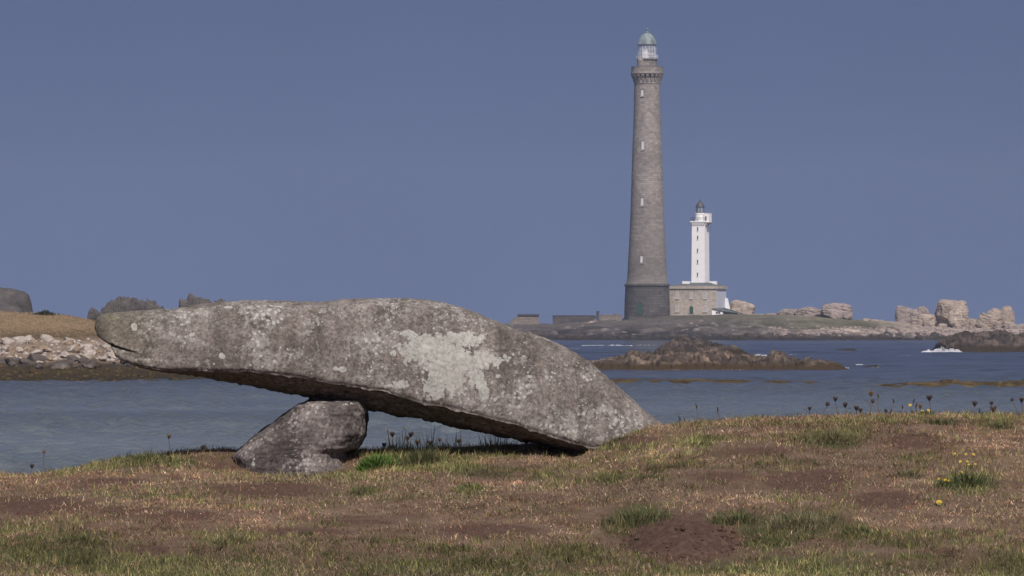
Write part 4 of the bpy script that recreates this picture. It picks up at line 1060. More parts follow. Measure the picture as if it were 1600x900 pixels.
MB().box(-WL / 2, WL / 2, -DP / 2, DP / 2, zc1, zc1 + 1.0, top=(-WL / 2 + 4.4, WL / 2 - 3.0, -DP / 2 + 3, DP / 2 - 3)).build('roof', M['slate'], house)
for k in range(2):
    y0 = -DP / 2 + .15 + k * (DP / 2 - .1)
    MB().box(WL / 2 + .004, WL / 2 + .09, y0, y0 + DP / 2 - .25, hz(481.5) - HB, zc0 - .02).build('cladding_panel', M['grey_panel'], house)
MB().box(-4.0, -1.8, -2.4, -1.2, zc1 + .1, zc1 + 1.35).build('chimney', M['white_paint'], house)
MB().box(4.0, 6.1, -1.6, -.4, zc1 + .1, zc1 + 1.35).build('chimney', M['white_paint'], house)
def house_window(x, zc, w_, h_, full=True):
    e = empty('window', (x, -DP / 2, zc)); e.parent = house
    MB().box(-w_, w_, -.03, .1, -h_, h_).build('pane', M['pane'], e)
    fm = MB().box(-w_ - .12, -w_ + .06, -.1, .1, -h_, h_).box(w_ - .06, w_ + .12, -.1, .1, -h_, h_).box(-w_ - .12, w_ + .12, -.1, .1, h_, h_ + .18).box(-.07, .07, -.08, .1, -h_, h_).box(-w_ + .06, -.07, -.075, .1, -.05, .06).box(.07, w_ - .06, -.075, .1, -.05, .06)
    fm.build('frame', M['window_paint'], e)
    MB().box(-w_ - .2, w_ + .2, -.2, .1, -h_ - .2, -h_).build('sill', M['window_paint'], e)
def hx(px): return (px - 1083.4) * KH / math.cos(HA)
for px in (1059, 1080.5, 1102): house_window(hx(px), hz(462.5) - HB, .38, .78)
for px in (1059, 1102): house_window(hx(px), hz(483.5) - HB, .42, .68)
dd = empty('doorway', (hx(1080.8), -DP / 2, hz(491) - HB)); dd.parent = house
arch_door(dd, 3.1 * KH, 12.6 * KH, 0.0, M['green_door'], M['house_stone'])
# buttress at the right rear
bt = MB(); z0b, z1b = -1, hz(466) - HB
bt.v = [(WL / 2 + .1, DP / 2 - 1.2, z0b), (WL / 2 + 1.9, DP / 2 - 1.2, z0b), (WL / 2 + .5, DP / 2 - 1.2, z1b), (WL / 2 + .1, DP / 2 - 1.2, z1b), (WL / 2 + .1, DP / 2, z0b), (WL / 2 + 1.9, DP / 2, z0b), (WL / 2 + .5, DP / 2, z1b), (WL / 2 + .1, DP / 2, z1b)]
bt.f = [(0, 1, 2, 3), (7, 6, 5, 4), (1, 5, 6, 2), (3, 2, 6, 7), (0, 3, 7, 4), (0, 4, 5, 1)]
bt.build('buttress', M['white_paint'], house)

# lean-to shed
shx = PX(1112.5, 1476)
shed = empty('lean_to_shed', (shx, 1476, HB)); shed.rotation_euler = (0, 0, math.radians(-8))
tag(shed, 'low white shed with a dark slate roof right of the stone house', 'shed')
ks = 1476 / F
wl = 17.3 * ks; ln = 47 * ks
sm_ = MB(); ha_, hb_ = 8.4 * ks, 4.0 * ks
sm_.v = [(0, 0, -1.2), (wl, 0, -1.2), (wl, 0, 4.6 * ks), (0, 0, 9.2 * ks), (0, 4, -1.2), (wl, 4, -1.2), (wl, 4, 4.6 * ks), (0, 4, 9.2 * ks)]
sm_.f = [(0, 1, 2, 3), (7, 6, 5, 4), (1, 5, 6, 2), (0, 3, 7, 4), (3, 2, 6, 7), (0, 4, 5, 1)]
sm_.build('gable_wall', M['white_paint'], shed)
MB().box(wl + .01, ln - 1.6, .3, 4, -1.2, 4.0 * ks).build('side_wall', M['slate'], shed)
rf = MB(); 
rf.v = [(-.25, -.3, 9.3 * ks), (wl + .2, -.3, 4.7 * ks), (ln, -.1, 1.2 * ks), (ln - 6.2, 2.2, 9.4 * ks), (3.2, 2.2, 10.2 * ks), (-.25, 4.2, 9.3 * ks), (ln, 4.4, 1.2 * ks)]
rf.f = [(0, 1, 4), (1, 3, 4), (1, 2, 3), (0, 4, 5), (2, 6, 3), (3, 6, 5, 4)]
ro = rf.build('roof', M['slate'], shed); s2 = ro.modifiers.new('thick', 'SOLIDIFY'); s2.thickness = 0.15
e = empty('window', (9.6 * ks, 0, 2.4 * ks)); e.parent = shed
MB().box(-.62, .62, -.03, .1, -.32, .32).build('pane', M['dark_slot'], e)
MB().box(-.72, -.62, -.07, .1, -.4, .4).box(.62, .72, -.07, .1, -.4, .4).box(-.05, .05, -.06, .1, -.32, .32).box(-.62, .62, -.07, .1, .32, .4).build('frame', M['white_trim'], e)

wt = empty('white_lighthouse', (hc.x, hc.y, hz(446) - .4), HA)
WB = hz(446) - .4
WC = 1094.4
wt.location = (PX(WC, HD), HD, WB)
tag(wt, 'short white square lighthouse rising behind the stone house', 'lighthouse')
def wz(py): return PZ(py, HD) - WB
sb, stp = 22.3 * KH / 2, 20.9 * KH / 2
MB().box(-sb, sb, -sb, sb, -.2, wz(350), top=(-stp, stp, -stp, stp)).build('shaft', M['white_paint'], wt)
g0 = stp + .42
MB().box(-stp - .04, stp + .04, -stp - .04, stp + .04, wz(350), wz(347.4), top=(-g0, g0, -g0, g0)).box(-g0, g0, -g0, g0, wz(347.4), wz(345.6)).build('gallery', M['white_paint'], wt)
for side in range(4):
    for k in range(7):
        t_ = -stp + .25 + k * (2 * stp - .5) / 6
        m = MB().box(t_ - .13, t_ + .13, -stp - .34, -stp, wz(351.2), wz(348.2)).build('corbel', M['white_trim'], wt); m.rotation_euler = (0, 0, side * math.pi / 2)
for sx_ in (-1, 0, 1):
    for sy_ in (-1, 0, 1):
        if sx_ == 0 and sy_ == 0: continue
        p = (sx_ * (g0 - .1), sy_ * (g0 - .1)); MB().tube([(*p, wz(345.6)), (*p, wz(340.2))], .06).build('railing_post', M['dark_metal'], wt)
for py in (340.4, 342.2, 344):
    gg = g0 - .1; MB().tube([(-gg, -gg, wz(py)), (gg, -gg, wz(py)), (gg, gg, wz(py)), (-gg, gg, wz(py)), (-gg, -gg, wz(py))], .06, 4).build('railing_rail', M['dark_metal'], wt)
cpx = -0.1
dr = MB().lathe([(8.0 * KH, wz(345.6)), (8.0 * KH, wz(335)), (8.4 * KH, wz(334.6)), (8.4 * KH, wz(333)), (7.5 * KH, wz(332.8))], 32, cpx, 0).build('drum', M['white_paint'], wt); smooth_by_angle(dr, 30)
# watch cabin hung on the right side
MB().box(1.55, 3.05, -1.2, 1.2, wz(347.6), wz(333.6)).build('watch_cabin', M['white_paint'], wt)
MB().box(1.5, 3.12, -1.28, 1.28, wz(349.6), wz(347.6), top=(1.5, 3.12, -1.28, 1.28)).build('cabin_floor', M['wall_stone'], wt)
uv_box(wt.children[-1])
MB().box(1.5, 3.1, -1.25, 1.25, wz(333.6), wz(333)).build('cabin_roof', M['white_trim'], wt)
MB().box(1.9, 2.3, -1.24, -1.1, wz(344.5), wz(338)).build('cabin_window', M['dark_slot'], wt)
lr = MB().lathe([(6.6 * KH, wz(332.9)), (6.6 * KH, wz(331.6)), (6.2 * KH, wz(331.5))], 8, cpx, 0, math.pi / 8).build('lantern_base', M['dark_metal'], wt)
lg = MB()
for k in range(8):
    a, b = math.pi / 8 + k * math.pi / 4, math.pi / 8 + (k + 1) * math.pi / 4; r0 = 6.0 * KH
    lg.add([(cpx + r0 * math.cos(a), r0 * math.sin(a), wz(331.5)), (cpx + r0 * math.cos(b), r0 * math.sin(b), wz(331.5)), (cpx + r0 * math.cos(b), r0 * math.sin(b), wz(323.5)), (cpx + r0 * math.cos(a), r0 * math.sin(a), wz(323.5))], [(0, 1, 2, 3)])
    MB().tube([(cpx + r0 * math.cos(a), r0 * math.sin(a), wz(331.5)), (cpx + r0 * math.cos(a), r0 * math.sin(a), wz(323.4))], .10).build('glazing_bar', M['dark_metal'], wt)
lg.build('lantern_glass', M['glass'], wt)
rf = MB().lathe([(6.9 * KH, wz(323.6)), (7.3 * KH, wz(323)), (6.9 * KH, wz(322.2)), (5.0 * KH, wz(318.6)), (2.4 * KH, wz(315.2)), (1.0 * KH, wz(314))], 16, cpx, 0).build('lantern_roof', M['dark_metal'], wt)
MB().lathe([(.12, wz(314.1)), (.24, wz(313)), (.12, wz(312)), (.05, wz(311.6)), (.04, wz(307))], 10, cpx, 0).build('finial', M['dark_metal'], rf)
for py in (358, 371.5, 391.5, 409, 429):
    s_ = np.interp(py, [350, 446], [stp, sb])
    e = empty('window', (-.1 - .08, -s_, wz(py))); e.parent = wt
    MB().box(-.17, .17, -.04, .1, -.55, .55).build('pane', M['dark_slot'], e)
    MB().box(-.3, .3, -.12, .1, -.7, -.55).build('sill', M['white_trim'], e)

# yard walls, hut
def wall_piece(name, px0, px1, pt, pb, D, thick, label, cat, mat, cope=True, pillars=()):
    e = empty(name, (PX((px0 + px1) / 2, D), D, PZ(pb, D)))
    w_ = (px1 - px0) / F * D / 2; h_ = (pb - pt) / F * D
    o = MB().box(-w_, w_, -thick / 2, thick / 2, -1.5, h_).build('masonry', mat, e); uv_box(o)
    if cope: o = MB().box(-w_ - .05, w_ + .05, -thick / 2 - .1, thick / 2 + .1, h_, h_ + .22).build('coping', mat, e); uv_box(o)
    for (ppx, pw, ppt) in pillars:
        x = (ppx - (px0 + px1) / 2) / F * D; hh = (pb - ppt) / F * D; ww = pw / F * D / 2
        o = MB().box(x - ww, x + ww, -thick / 2 - .25, thick / 2 + .25, -1.5, hh).box(x - ww - .1, x + ww + .1, -thick / 2 - .35, thick / 2 + .35, hh, hh + .25).build('pillar', mat, e); uv_box(o)
    tag(e, label, cat); return e
wall_piece('yard_wall', 863.5, 931, 493.8, 506, 1470, .8, 'long dark stone wall left of the tall lighthouse', 'wall', M['base_stone'], pillars=[(934, 4.4, 487.5)])
wall_piece('yard_wall', 937.5, 972, 493, 503, 1474, .6, 'short tan wall between the gate pillar and the tall lighthouse', 'wall', M['wall_stone'], pillars=[(961.5, 4.2, 491)])
wall_piece('yard_wall', 983, 1046, 493, 503, 1470, .6, 'low dark wall in front of the tall lighthouse', 'wall', M['base_stone'], pillars=[(1001, 4.6, 492), (1025, 2.0, 491.8), (1045, 1.6, 491.8)])
wall_piece('yard_wall', 1139, 1216, 490.6, 494, 1476, .5, 'long low pale wall right of the keeper house', 'wall', M['house_stone'], cope=False)
hut = empty('stone_hut', (PX(819, 1470), 1470, PZ(507, 1470)))
tag(hut, 'small tan stone hut with a flat dark roof near the slab', 'hut')
kk_ = 1470 / F
m = MB(); a_, b_ = -22 * kk_, 23 * kk_
m.v = [(a_, 0, -1.5), (b_, 0, -1.5), (b_, 0, 14 * kk_), (-9.5 * kk_, 0, 14 * kk_), (a_, 0, 5 * kk_), (a_, 5, -1.5), (b_, 5, -1.5), (b_, 5, 14 * kk_), (-9.5 * kk_, 5, 14 * kk_), (a_, 5, 5 * kk_)]
m.f = [(0, 1, 2, 3, 4), (9, 8, 7, 6, 5), (1, 6, 7, 2), (2, 7, 8, 3), (3, 8, 9, 4), (4, 9, 5, 0), (0, 5, 6, 1)]
o = m.build('wall', M['wall_stone'], hut); uv_box(o)
MB().box(-10.5 * kk_, 23.4 * kk_, -.35, 5.3, 14 * kk_ + .003, 16.3 * kk_).build('roof', M['dark_metal'], hut)
o = outcrop('pale_boulder', [(918, 930, 501.5, 510, 0), (926, 936, 503, 510, -1)], 1440, M['far_rock'], 'small pale rock below the yard wall gate pillar', 'boulder', seed=88, strata=0, sub=3)

# ------------------------------------------------------------------ foam and spray
def foam_mat():
    m, t, b = new_mat('white_foam', 0.9, 0.2)
    g = N(t, 'ShaderNodeNewGeometry'); n = noise(t, g.outputs['Position'], 1.5, 4)
    t.links.new(ramp(t, [(0.3, (0.55, 0.58, 0.62)), (0.6, (0.82, 0.83, 0.85))], n.outputs[0]).outputs[0], b.inputs['Base Color']); return m
M['foam'] = foam_mat()
def foam(px, py, wpx, hpx, label, seed, n=420):
    """a breaking crest: a heap of small froth clots on the water"""
    D = F * H / (py - YH); r = np.random.default_rng(seed); v0, f0 = ICO[1]
    k = D / F; VV, FF = [], []
    for i in range(n):
        u = r.uniform(-1, 1); env = (1 - abs(u)) ** .7 * np.clip(.5 + .9 * float(vnoise(np.array([u * 3.1 + seed * 5.3, .5, .5]), 3)) + .5 * float(vnoise(np.array([u * 9 + seed, 1.5, .5]), 4)), .06, 1.2); hh = hpx * k * env * r.random() ** 2.2
        s_ = (0.03 + 0.10 * r.random() ** 2) * min(hpx, 7) * k * 0.7 * np.clip(1.5 - 1.6 * hh / (hpx * k), .25, 1.5)
        VV.append(v0 * np.array([s_ * 2.2, s_, s_ * .8]) * r.uniform(.6, 1.3, 3) + np.array([PX(px, D) + u * wpx * k / 2, D + r.uniform(-1, 1) * 1.2, max(0, hh)])); FF.append(f0 + i * len(v0))
    o = mesh_obj('breaking_wave', np.concatenate(VV), np.concatenate(FF), M['foam'], origin=(PX(px, D), D, 0), smooth=True)
    tag(o, label, 'foam', kind='stuff')
foam(1472, 551, 64, 15, 'white wave breaking against the dark reef at the right', 1, 1900)
foam(1487, 548, 26, 30, 'thin spray thrown up the left face of the dark reef', 16, 260)
foam(1540, 551.5, 80, 2.5, 'lacy foam along the foot of the dark reef at the right edge', 12, 300)
foam(1395, 556, 60, 1.6, 'faint foam streak in open water left of the dark reef', 13, 160)
foam(1110, 578, 160, 1.8, 'thin foam along the near foot of the long reef', 14, 200)
foam(880, 545, 50, 2, 'small foam line half hidden by the slab crest', 15, 160)
foam(930, 540.5, 44, 4, 'line of white foam just right of the slab crest', 2)
foam(968, 540.5, 40, 5, 'white foam crest below the yard wall', 3)
foam(1012, 540, 40, 3.5, 'thin foam crest left of the rounded reef', 4, 180)
foam(1188, 556, 22, 5, 'small foam burst at the right foot of the rounded reef', 5)
foam(1322, 576, 10, 6, 'tiny foam splash at the right tip of the long reef', 6, 120)
foam(1342, 571, 18, 6, 'foam splash between the long reef and the wet rock', 7, 160)
foam(1366, 574.5, 22, 4, 'foam around the tiny wet rock', 8, 160)
foam(1236, 555, 24, 3, 'thin foam behind the right half of the long reef', 9, 140)
foam(1200, 537, 40, 2, 'faint foam line along the lighthouse island shore', 10, 140)
foam(1420, 550, 40, 2, 'faint foam streak left of the breaking wave', 11, 120)

# ------------------------------------------------------------------ grass
def vcol_mat(name, rough=0.9, trans=0.35):
    m, t, b = new_mat(name, rough, 0.15)
    a = attr(t, 'col'); t.links.new(a.outputs['Color'], b.inputs['Base Color'])
    tr = N(t, 'ShaderNodeBsdfTranslucent'); t.links.new(a.outputs['Color'], tr.inputs[0])
    mx = N(t, 'ShaderNodeMixShader'); mx.inputs[0].default_value = trans
    t.links.new(b.outputs[0], mx.inputs[1]); t.links.new(tr.outputs[0], mx.inputs[2]); t.links.new(mx.outputs[0], t.nodes['Material Output'].inputs[0])
    return m
M['blade'] = vcol_mat('grass_blade')

def blades(P, h, wd, az, lean, col, r):
    """tapered bent blades: 5 vertices, 3 triangles each"""
    n = len(P)
    dirv = np.stack([np.cos(az), np.sin(az), np.zeros(n)], -1)
    fa = r.uniform(0, np.pi, n); side = np.stack([np.cos(fa), np.sin(fa), np.zeros(n)], -1) * wd[:, None] * 0.5
    mid = P + dirv * (h * np.sin(lean) * 0.40)[:, None] + np.array([0, 0, 1]) * (h * 0.55 * np.cos(lean * 0.7))[:, None]
    tip = P + dirv * (h * np.sin(lean) * 1.0)[:, None] + np.array([0, 0, 1]) * (h * np.cos(lean))[:, None]
    V = np.stack([P - side, P + side, mid - side * 0.75, mid + side * 0.75, tip], 1).reshape(-1, 3)
    b = (np.arange(n) * 5)[:, None]
    T = np.concatenate([b + np.array([[0, 1, 3]]), b + np.array([[0, 3, 2]]), b + np.array([[2, 3, 4]])], 0)
    return V, T, np.repeat(col, 5, 0)

def build_grass():
    r = np.random.default_rng(5)
    n = 470000
    y = 31.3 + (43.3 - 31.3) * r.random(n) ** 0.92
    half = 0.104 * y + 0.9
    x = r.uniform(-1, 1, n) * half
    # most blades stand in clumps
    nc = 15000; cy_ = 31.3 + 12.0 * r.random(nc) ** 0.92; cx_ = r.uniform(-1, 1, nc) * (0.104 * cy_ + 0.9)
    ci = r.integers(0, nc, n); inc = r.random(n) < 0.62
    crad = r.uniform(.012, .05, nc)[ci]
    x = np.where(inc, cx_[ci] + r.normal(0, 1, n) * crad, x); y = np.where(inc, cy_[ci] + r.normal(0, 1, n) * crad * 1.3, y)
    ch = np.where(inc, r.uniform(.55, 1.75, nc)[ci], 1.0); cb = np.where(inc, r.uniform(.62, 1.40, nc)[ci], 1.0); caz = r.uniform(0, 6.28, nc)[ci]; cg = np.where(inc, r.normal(0, .28, nc)[ci], 0)
    z = ground_z(x, y)
    gf = field(x, y, z, GREEN); bf = field(x, y, z, BARE); sf = field(x, y, z, STRAW)
    p = stk(x, y, 0)
    n1 = fbm(p * 1.6, 4, 101); n2 = fbm(p * 5.0, 3, 111); n3 = fbm(p * 0.7, 3, 121)
    bare = bf - 0.85 * fbm(p * 1.3, 4, 151) - 0.5 * fbm(p * 4.1, 3, 161)
    keep = r.random(n) > np.clip((bare - 0.12) * 1.7, 0, 0.90)
    # keep the slab's and boulder's footprint clear enough
    green = gf + 0.95 * n1 + 0.65 * n2 + 0.35 * n3 + 0.4 * fbm(p * 13, 2, 141)
    isg = r.random(n) < np.clip(0.10 + 0.9 * (green + cg - 0.10), 0.05, 0.92)
    x, y, z, isg, sf, gf, n2, ch, cb, caz, inc = (q[keep] for q in (x, y, z, isg, sf, gf, n2, ch, cb, caz, inc))
    green = green[keep]; m = len(x)
    h = np.where(isg, 0.022 + 0.036 * r.random(m) ** 1.6 + 0.05 * np.clip(gf, 0, 1) * r.random(m), 0.014 + 0.034 * r.random(m) ** 1.8)
    lean = np.where(isg, np.abs(r.normal(0.45, 0.3, m)), np.clip(np.abs(r.normal(1.0, 0.4, m)), 0.1, 1.5))
    h = h * ch * .88; lean = np.clip(lean + .12, 0, 1.5)
    az = np.where(inc & (r.random(m) < .6), caz + r.normal(0, .7, m), r.uniform(0, 2 * np.pi, m)); wd = np.where(isg, r.uniform(.0035, .0065, m), r.uniform(.003, .006, m))
    dry = np.array([[0.215, 0.152, 0.105], [0.30, 0.23, 0.16], [0.14, 0.092, 0.062], [0.42, 0.345, 0.25], [0.185, 0.112, 0.078]])
    gre = np.array([[0.092, 0.104, 0.042], [0.135, 0.135, 0.058], [0.06, 0.076, 0.03], [0.195, 0.175, 0.088]])
    tone = 0.6 * fbm(p[keep] * 2.4, 4, 171) + 0.6 * fbm(p[keep] * 9.0, 3, 175)                    # paler and redder patches of dead turf
    di = np.where(r.random(m) < np.clip(.42 + 1.5 * tone, .05, .95), r.choice(5, m, p=[.38, .34, .10, .13, .05]), r.choice(5, m, p=[.22, .05, .40, .02, .31])); pale = r.random(m) < np.clip(sf * 0.55, 0, .6)
    di = np.where(pale, 3, di); gi = r.choice(4, m, p=[.35, .27, .26, .12])
    col = np.where(isg[:, None], gre[gi] * np.array([2.2, 2.02, 1.95]), dry[di] * np.array([1.84, 1.70, 1.60])) * np.clip(1 + 0.75 * fbm(p[keep] * 1.1, 4, 191) + 0.35 * fbm(p[keep] * 6.0, 3, 195), .5, 1.6)[:, None] * (r.uniform(.75, 1.25, m) * cb)[:, None]
    z = z - 0.004
    V, T, cc = blades(stk(x, y, z), h, wd, az, lean, col, r)
    SW = (0.12 + np.clip(sf, 0, 1) * 1.8) * np.clip(0.6 + 1.6 * fbm(stk(x, y, 3) * 2.0, 3, 131), 0.05, 2)
    # long bleached straws lying over the turf
    k = r.choice(m, 13000, replace=False, p=SW / SW.sum())
    w2 = np.array([[0.40, 0.32, 0.23], [0.50, 0.42, 0.32], [0.32, 0.23, 0.155], [0.27, 0.24, 0.13]])[r.integers(0, 4, len(k))] * r.uniform(.55, .95, len(k))[:, None]
    V2, T2, c2 = blades(stk(x, y, z)[k] + [0, 0, .012], r.uniform(.025, .085, len(k)), r.uniform(.003, .0055, len(k)), r.uniform(0, 6.28, len(k)), np.clip(r.normal(1.25, .3, len(k)), .3, 1.54), w2, r)
    T = np.concatenate([T, T2 + len(V)]); V = np.concatenate([V, V2]); cc = np.concatenate([cc, c2])
    o = mesh_obj('grass', V, T, M['blade'], cols=cc)
    tag(o, 'short dry brown and green grass covering the near bank', 'grass', kind='stuff')
build_grass()

# dune grass on the left shore
def dune():
    r = np.random.default_rng(23)
    cand = np.argwhere((LZ > 3.25) & (pxl > -350) & (pxl < 200) & (LY < 436))
    n = 48000; s_ = cand[r.integers(0, len(cand), n)]
    P = np.stack([LX[s_[:, 0], s_[:, 1]] + r.uniform(-.25, .25, n), LY[s_[:, 0], s_[:, 1]] + r.uniform(-.4, .4, n), LZ[s_[:, 0], s_[:, 1]] - .08], -1)
    cl = fbm(P * np.array([.3, .3, 1.2]), 4, 9)
    c = np.where((r.random(n) < 0.62 + cl)[:, None], [[0.44, 0.32, 0.21]], [[0.24, 0.195, 0.11]]) * r.uniform(.7, 1.2, n)[:, None]
    low = P[:, 2] < 3.9
    c = np.where((low & (r.random(n) < .6))[:, None], np.array([[0.12, 0.095, 0.056]]), c)
    V, T, cc = blades(P, r.uniform(.08, .28, n), r.uniform(.018, .035, n), r.uniform(0, 6.28, n), np.abs(r.normal(.5, .3, n)), c, r)
    o = mesh_obj('dune_grass', V, T, M['blade'], cols=cc); tag(o, 'dry straw coloured grass on top of the left shore', 'grass', kind='stuff')
dune()
# low bush on the skyline of the left shore
def bush(px, py, wpx, hpx, D, label, seed):
    r = np.random.default_rng(seed); k = D / F
    e = empty('low_bush', (PX(px, D), D, PZ(py, D))); n = 500
    P = r.normal(0, 1, (n, 3)) * np.array([wpx * k / 4, wpx * k / 6, 0]); z = np.abs(r.normal(0, .5, n)) * hpx * k * .6
    P[:, 2] = z * np.exp(-(P[:, 0] / (wpx * k / 3)) ** 2) - .1
    V, T, cc = blades(P, r.uniform(.1, .22, n), r.uniform(.05, .1, n), r.uniform(0, 6.28, n), r.uniform(.1, 1.3, n), np.array([[.05, .06, .03]]) * r.uniform(.6, 1.3, n)[:, None], r)
    mesh_obj('foliage', V, T, M['blade'], e, cols=cc)
    sm2 = MB()
    for a in range(4): sm2.tube([(0, 0, -.2), (.2 * math.cos(a * 1.6), .1 * math.sin(a * 1.6), hpx * k * .5)], .02, 5)
    sm2.build('stem', M['soil'], e); tag(e, label, 'bush')
bush(70, 490, 34, 9, 427, 'dark low bush on the skyline beside the left tor', 3)

# ------------------------------------------------------------------ earth mound
def mole_hill(px, py, rx, ry, hh, label, seed):
    gx, gy = ground_at(px, py); r = np.linspace(0, 1, 30); th = np.linspace(0, 2 * np.pi, 90, endpoint=False)
    R, T = np.meshgrid(r, th, indexing='ij')
    wob = 1 + 0.16 * fbm(stk(np.cos(T) * 1.5, np.sin(T) * 1.5, seed), 3, seed)
    X = gx + rx * R * wob * np.cos(T); Y = gy + ry * R * wob * np.sin(T)
    Z = ground_z(X, Y) + hh * (1 - R ** 2.2) - 0.02 * R ** 6
    p = stk(X, Y, 0); Z = Z + (0.034 * fbm(p * 7, 4, seed) + 0.020 * fbm(p * 26, 3, seed + 2) + 0.010 * ridged(p * 40, 2, seed)) * (1 - R ** 4) + 0.005
    idx = np.arange(R.size).reshape(R.shape); i2 = np.roll(idx, -1, 1)
    q = np.stack([idx[:-1], idx[1:], i2[1:], i2[:-1]], -1).reshape(-1, 4)
    o = mesh_obj('earth_mound', stk(X, Y, Z).reshape(-1, 3), q, M['soil'], origin=(gx, gy, float(ground_z(gx, gy))), smooth=True)
    tag(o, label, 'molehill')
    rr = np.random.default_rng(seed); n = 260; a = rr.uniform(0, 6.28, n); q_ = np.sqrt(rr.random(n)) * 1.12
    x_, y_ = gx + rx * q_ * np.cos(a), gy + ry * q_ * np.sin(a); z_ = ground_z(x_, y_) + hh * np.clip(1 - q_ ** 2.2, 0, 1)
    rubble('clods', None, np.stack([x_, y_, z_ + .006], -1), 0.006, .032, M['soil'], 900, 'crumbs of earth on the molehill').parent = o
    o.children[0].location = -Vector(o.location)
    return gx, gy
mole_hill(1064, 846, .36, .62, .085, 'bare reddish brown molehill among green tufts near the bottom', 4)

# ------------------------------------------------------------------ plants
def tuft(px, py, wpx, hcm, n, label, seed, cols, leafw=.006, cat='grass tuft', name='grass_tuft', spread=.55, D=None):
    r = np.random.default_rng(seed); gx, gy = ground_at(px, py) if D is None else (PX(px, D), D); k = gy / F
    e_z = float(ground_z(gx, gy))
    P = np.stack([np.clip(r.normal(0, 1, n), -1.9, 1.9) * wpx * k / 4, np.clip(r.normal(0, 1, n), -1.9, 1.9) * wpx * k / 3, np.zeros(n)], -1)
    P[:, 2] = ground_z(gx + P[:, 0], gy + P[:, 1]) - e_z - .005
    c = np.array(cols)[r.integers(0, len(cols), n)] * r.uniform(.7, 1.25, n)[:, None]
    fall = np.exp(-(P[:, 0] / (wpx * k / 2.4)) ** 2)
    V, T, cc = blades(P, hcm / 100 * r.uniform(.45, 1.0, n) * (.45 + .55 * fall), r.uniform(.7, 1.3, n) * leafw, np.arctan2(P[:, 1], P[:, 0]) + r.normal(0, .6, n), np.clip(np.abs(r.normal(spread, .3, n)), 0, 1.4), c, r)
    # matted base that holds the blades together
    a_ = np.linspace(0, 2 * np.pi, 28, endpoint=False); rx_, ry_ = wpx * k * .50, wpx * k * .67
    ring_v = []
    for f_, hh_ in ((1.0, -.012), (.7, .004), (.35, .010), (0.02, .013)):
        xx = rx_ * f_ * np.cos(a_); yy = ry_ * f_ * np.sin(a_); ring_v.append(np.stack([xx, yy, ground_z(gx + xx, gy + yy) - e_z + hh_], -1))
    B = np.concatenate(ring_v); idx = np.arange(len(B)).reshape(4, 28); i2 = np.roll(idx, -1, 1)
    T = np.concatenate([T, np.concatenate([np.stack([idx[:-1], i2[:-1], i2[1:]], -1).reshape(-1, 3), np.stack([idx[:-1], i2[1:], idx[1:]], -1).reshape(-1, 3)]) + len(V)])
    V = np.concatenate([V, B]); cc = np.concatenate([cc, np.array([[.10, .085, .05]]) * r.uniform(.6, 1.3, len(B))[:, None]])
    o = mesh_obj(name, V, T, M['blade'], cols=cc); o.location = (gx, gy, e_z)
    return tag(o, label, cat)
G1 = [[.10, .12, .05], [.14, .15, .065], [.07, .088, .037], [.24, .20, .11]]
G2 = [[.11, .125, .055], [.16, .155, .075], [.23, .195, .10], [.32, .26, .165]]
BR = [[.10, .18, .035], [.075, .14, .03], [.13, .21, .05]]
tuft(590, 724, 60, 15, 420, 'bright green leafy clump right of the squat boulder', 1, BR, .016, 'plant', 'leafy_clump', .7)
tuft(660, 722, 70, 15, 700, 'tall dark grass clump under the middle of the slab', 2, G1)
tuft(735, 768, 40, 7, 200, 'small bright green rosette in the dry turf below the slab', 3, BR, .014, 'plant', 'leafy_clump', 1.0)
tuft(995, 815, 110, 10, 900, 'broad green tuft left above the molehill', 4, G1)
tuft(1150, 815, 90, 9, 600, 'green tuft right of the molehill top', 5, G1, .008)
tuft(1250, 822, 110, 10, 700, 'wide rough tuft well right of the molehill', 6, G2)
tuft(1300, 692, 90, 9, 600, 'spreading green tuft below the dried umbels', 7, G2, .008)
tuft(1470, 662, 50, 7, 300, 'dark tuft at the crest just right of the yellow flowers', 8, G1)
tuft(1560, 666, 46, 7, 260, 'dark tuft at the crest near the right edge', 9, G1)
tuft(565, 772, 44, 6, 220, 'low dark tuft in dry turf before the squat boulder', 10, G1)
tuft(478, 838, 26, 5, 140, 'tiny dark tuft in brown turf near the bottom', 11, G1)
tuft(125, 850, 60, 7, 300, 'dark green tuft near the lower left corner', 12, G1)
tuft(365, 846, 60, 8, 260, 'straw and green tuft low at the left', 13, G2)
tuft(225, 722, 90, 9, 420, 'grassy edge tuft on the crest left of the boulder', 14, G1)
tuft(955, 752, 50, 7, 300, 'green tuft just below the slab foot', 15, G1)
tuft(1010, 752, 36, 6, 200, 'smaller green tuft right of the slab foot tuft', 16, G1)
tuft(960, 699, 60, 6, 240, 'green fringe at the buried end of the slab', 17, G1)
tuft(1110, 692, 50, 7, 260, 'pale green tuft right of the buried slab end', 18, G2)
tuft(1340, 832, 60, 7, 300, 'low broad tuft under the bare patch at the right', 19, G1, .008)
tuft(622, 700, 46, 42, 260, 'tall green grass clump behind the bank just right of the boulder', 31, BR + G1, .009, spread=.3, D=41.25)
tuft(664, 700, 60, 44, 420, 'tallest grass clump among the dried stalks under the slab', 32, G1, spread=.3, D=41.3)
tuft(715, 700, 60, 38, 300, 'thin tall grass behind the bank midway under the slab', 33, G2, spread=.35, D=41.3)
tuft(775, 700, 70, 34, 320, 'tall grass behind the bank near the low end of the slab', 34, G1, spread=.35, D=41.25)
tuft(770, 706, 110, 8, 520, 'grassy crest fringe under the right half of the slab', 20, G1)
tuft(1420, 745, 60, 8, 220, 'pale grass tuft left of the yellow flowering plant', 21, G2)
tuft(760, 742, 90, 6, 300, 'faint green tuft midway below the slab', 22, G2)
tuft(480, 742, 120, 6, 400, 'short grass fringe along the foot of the squat boulder', 23, G2)
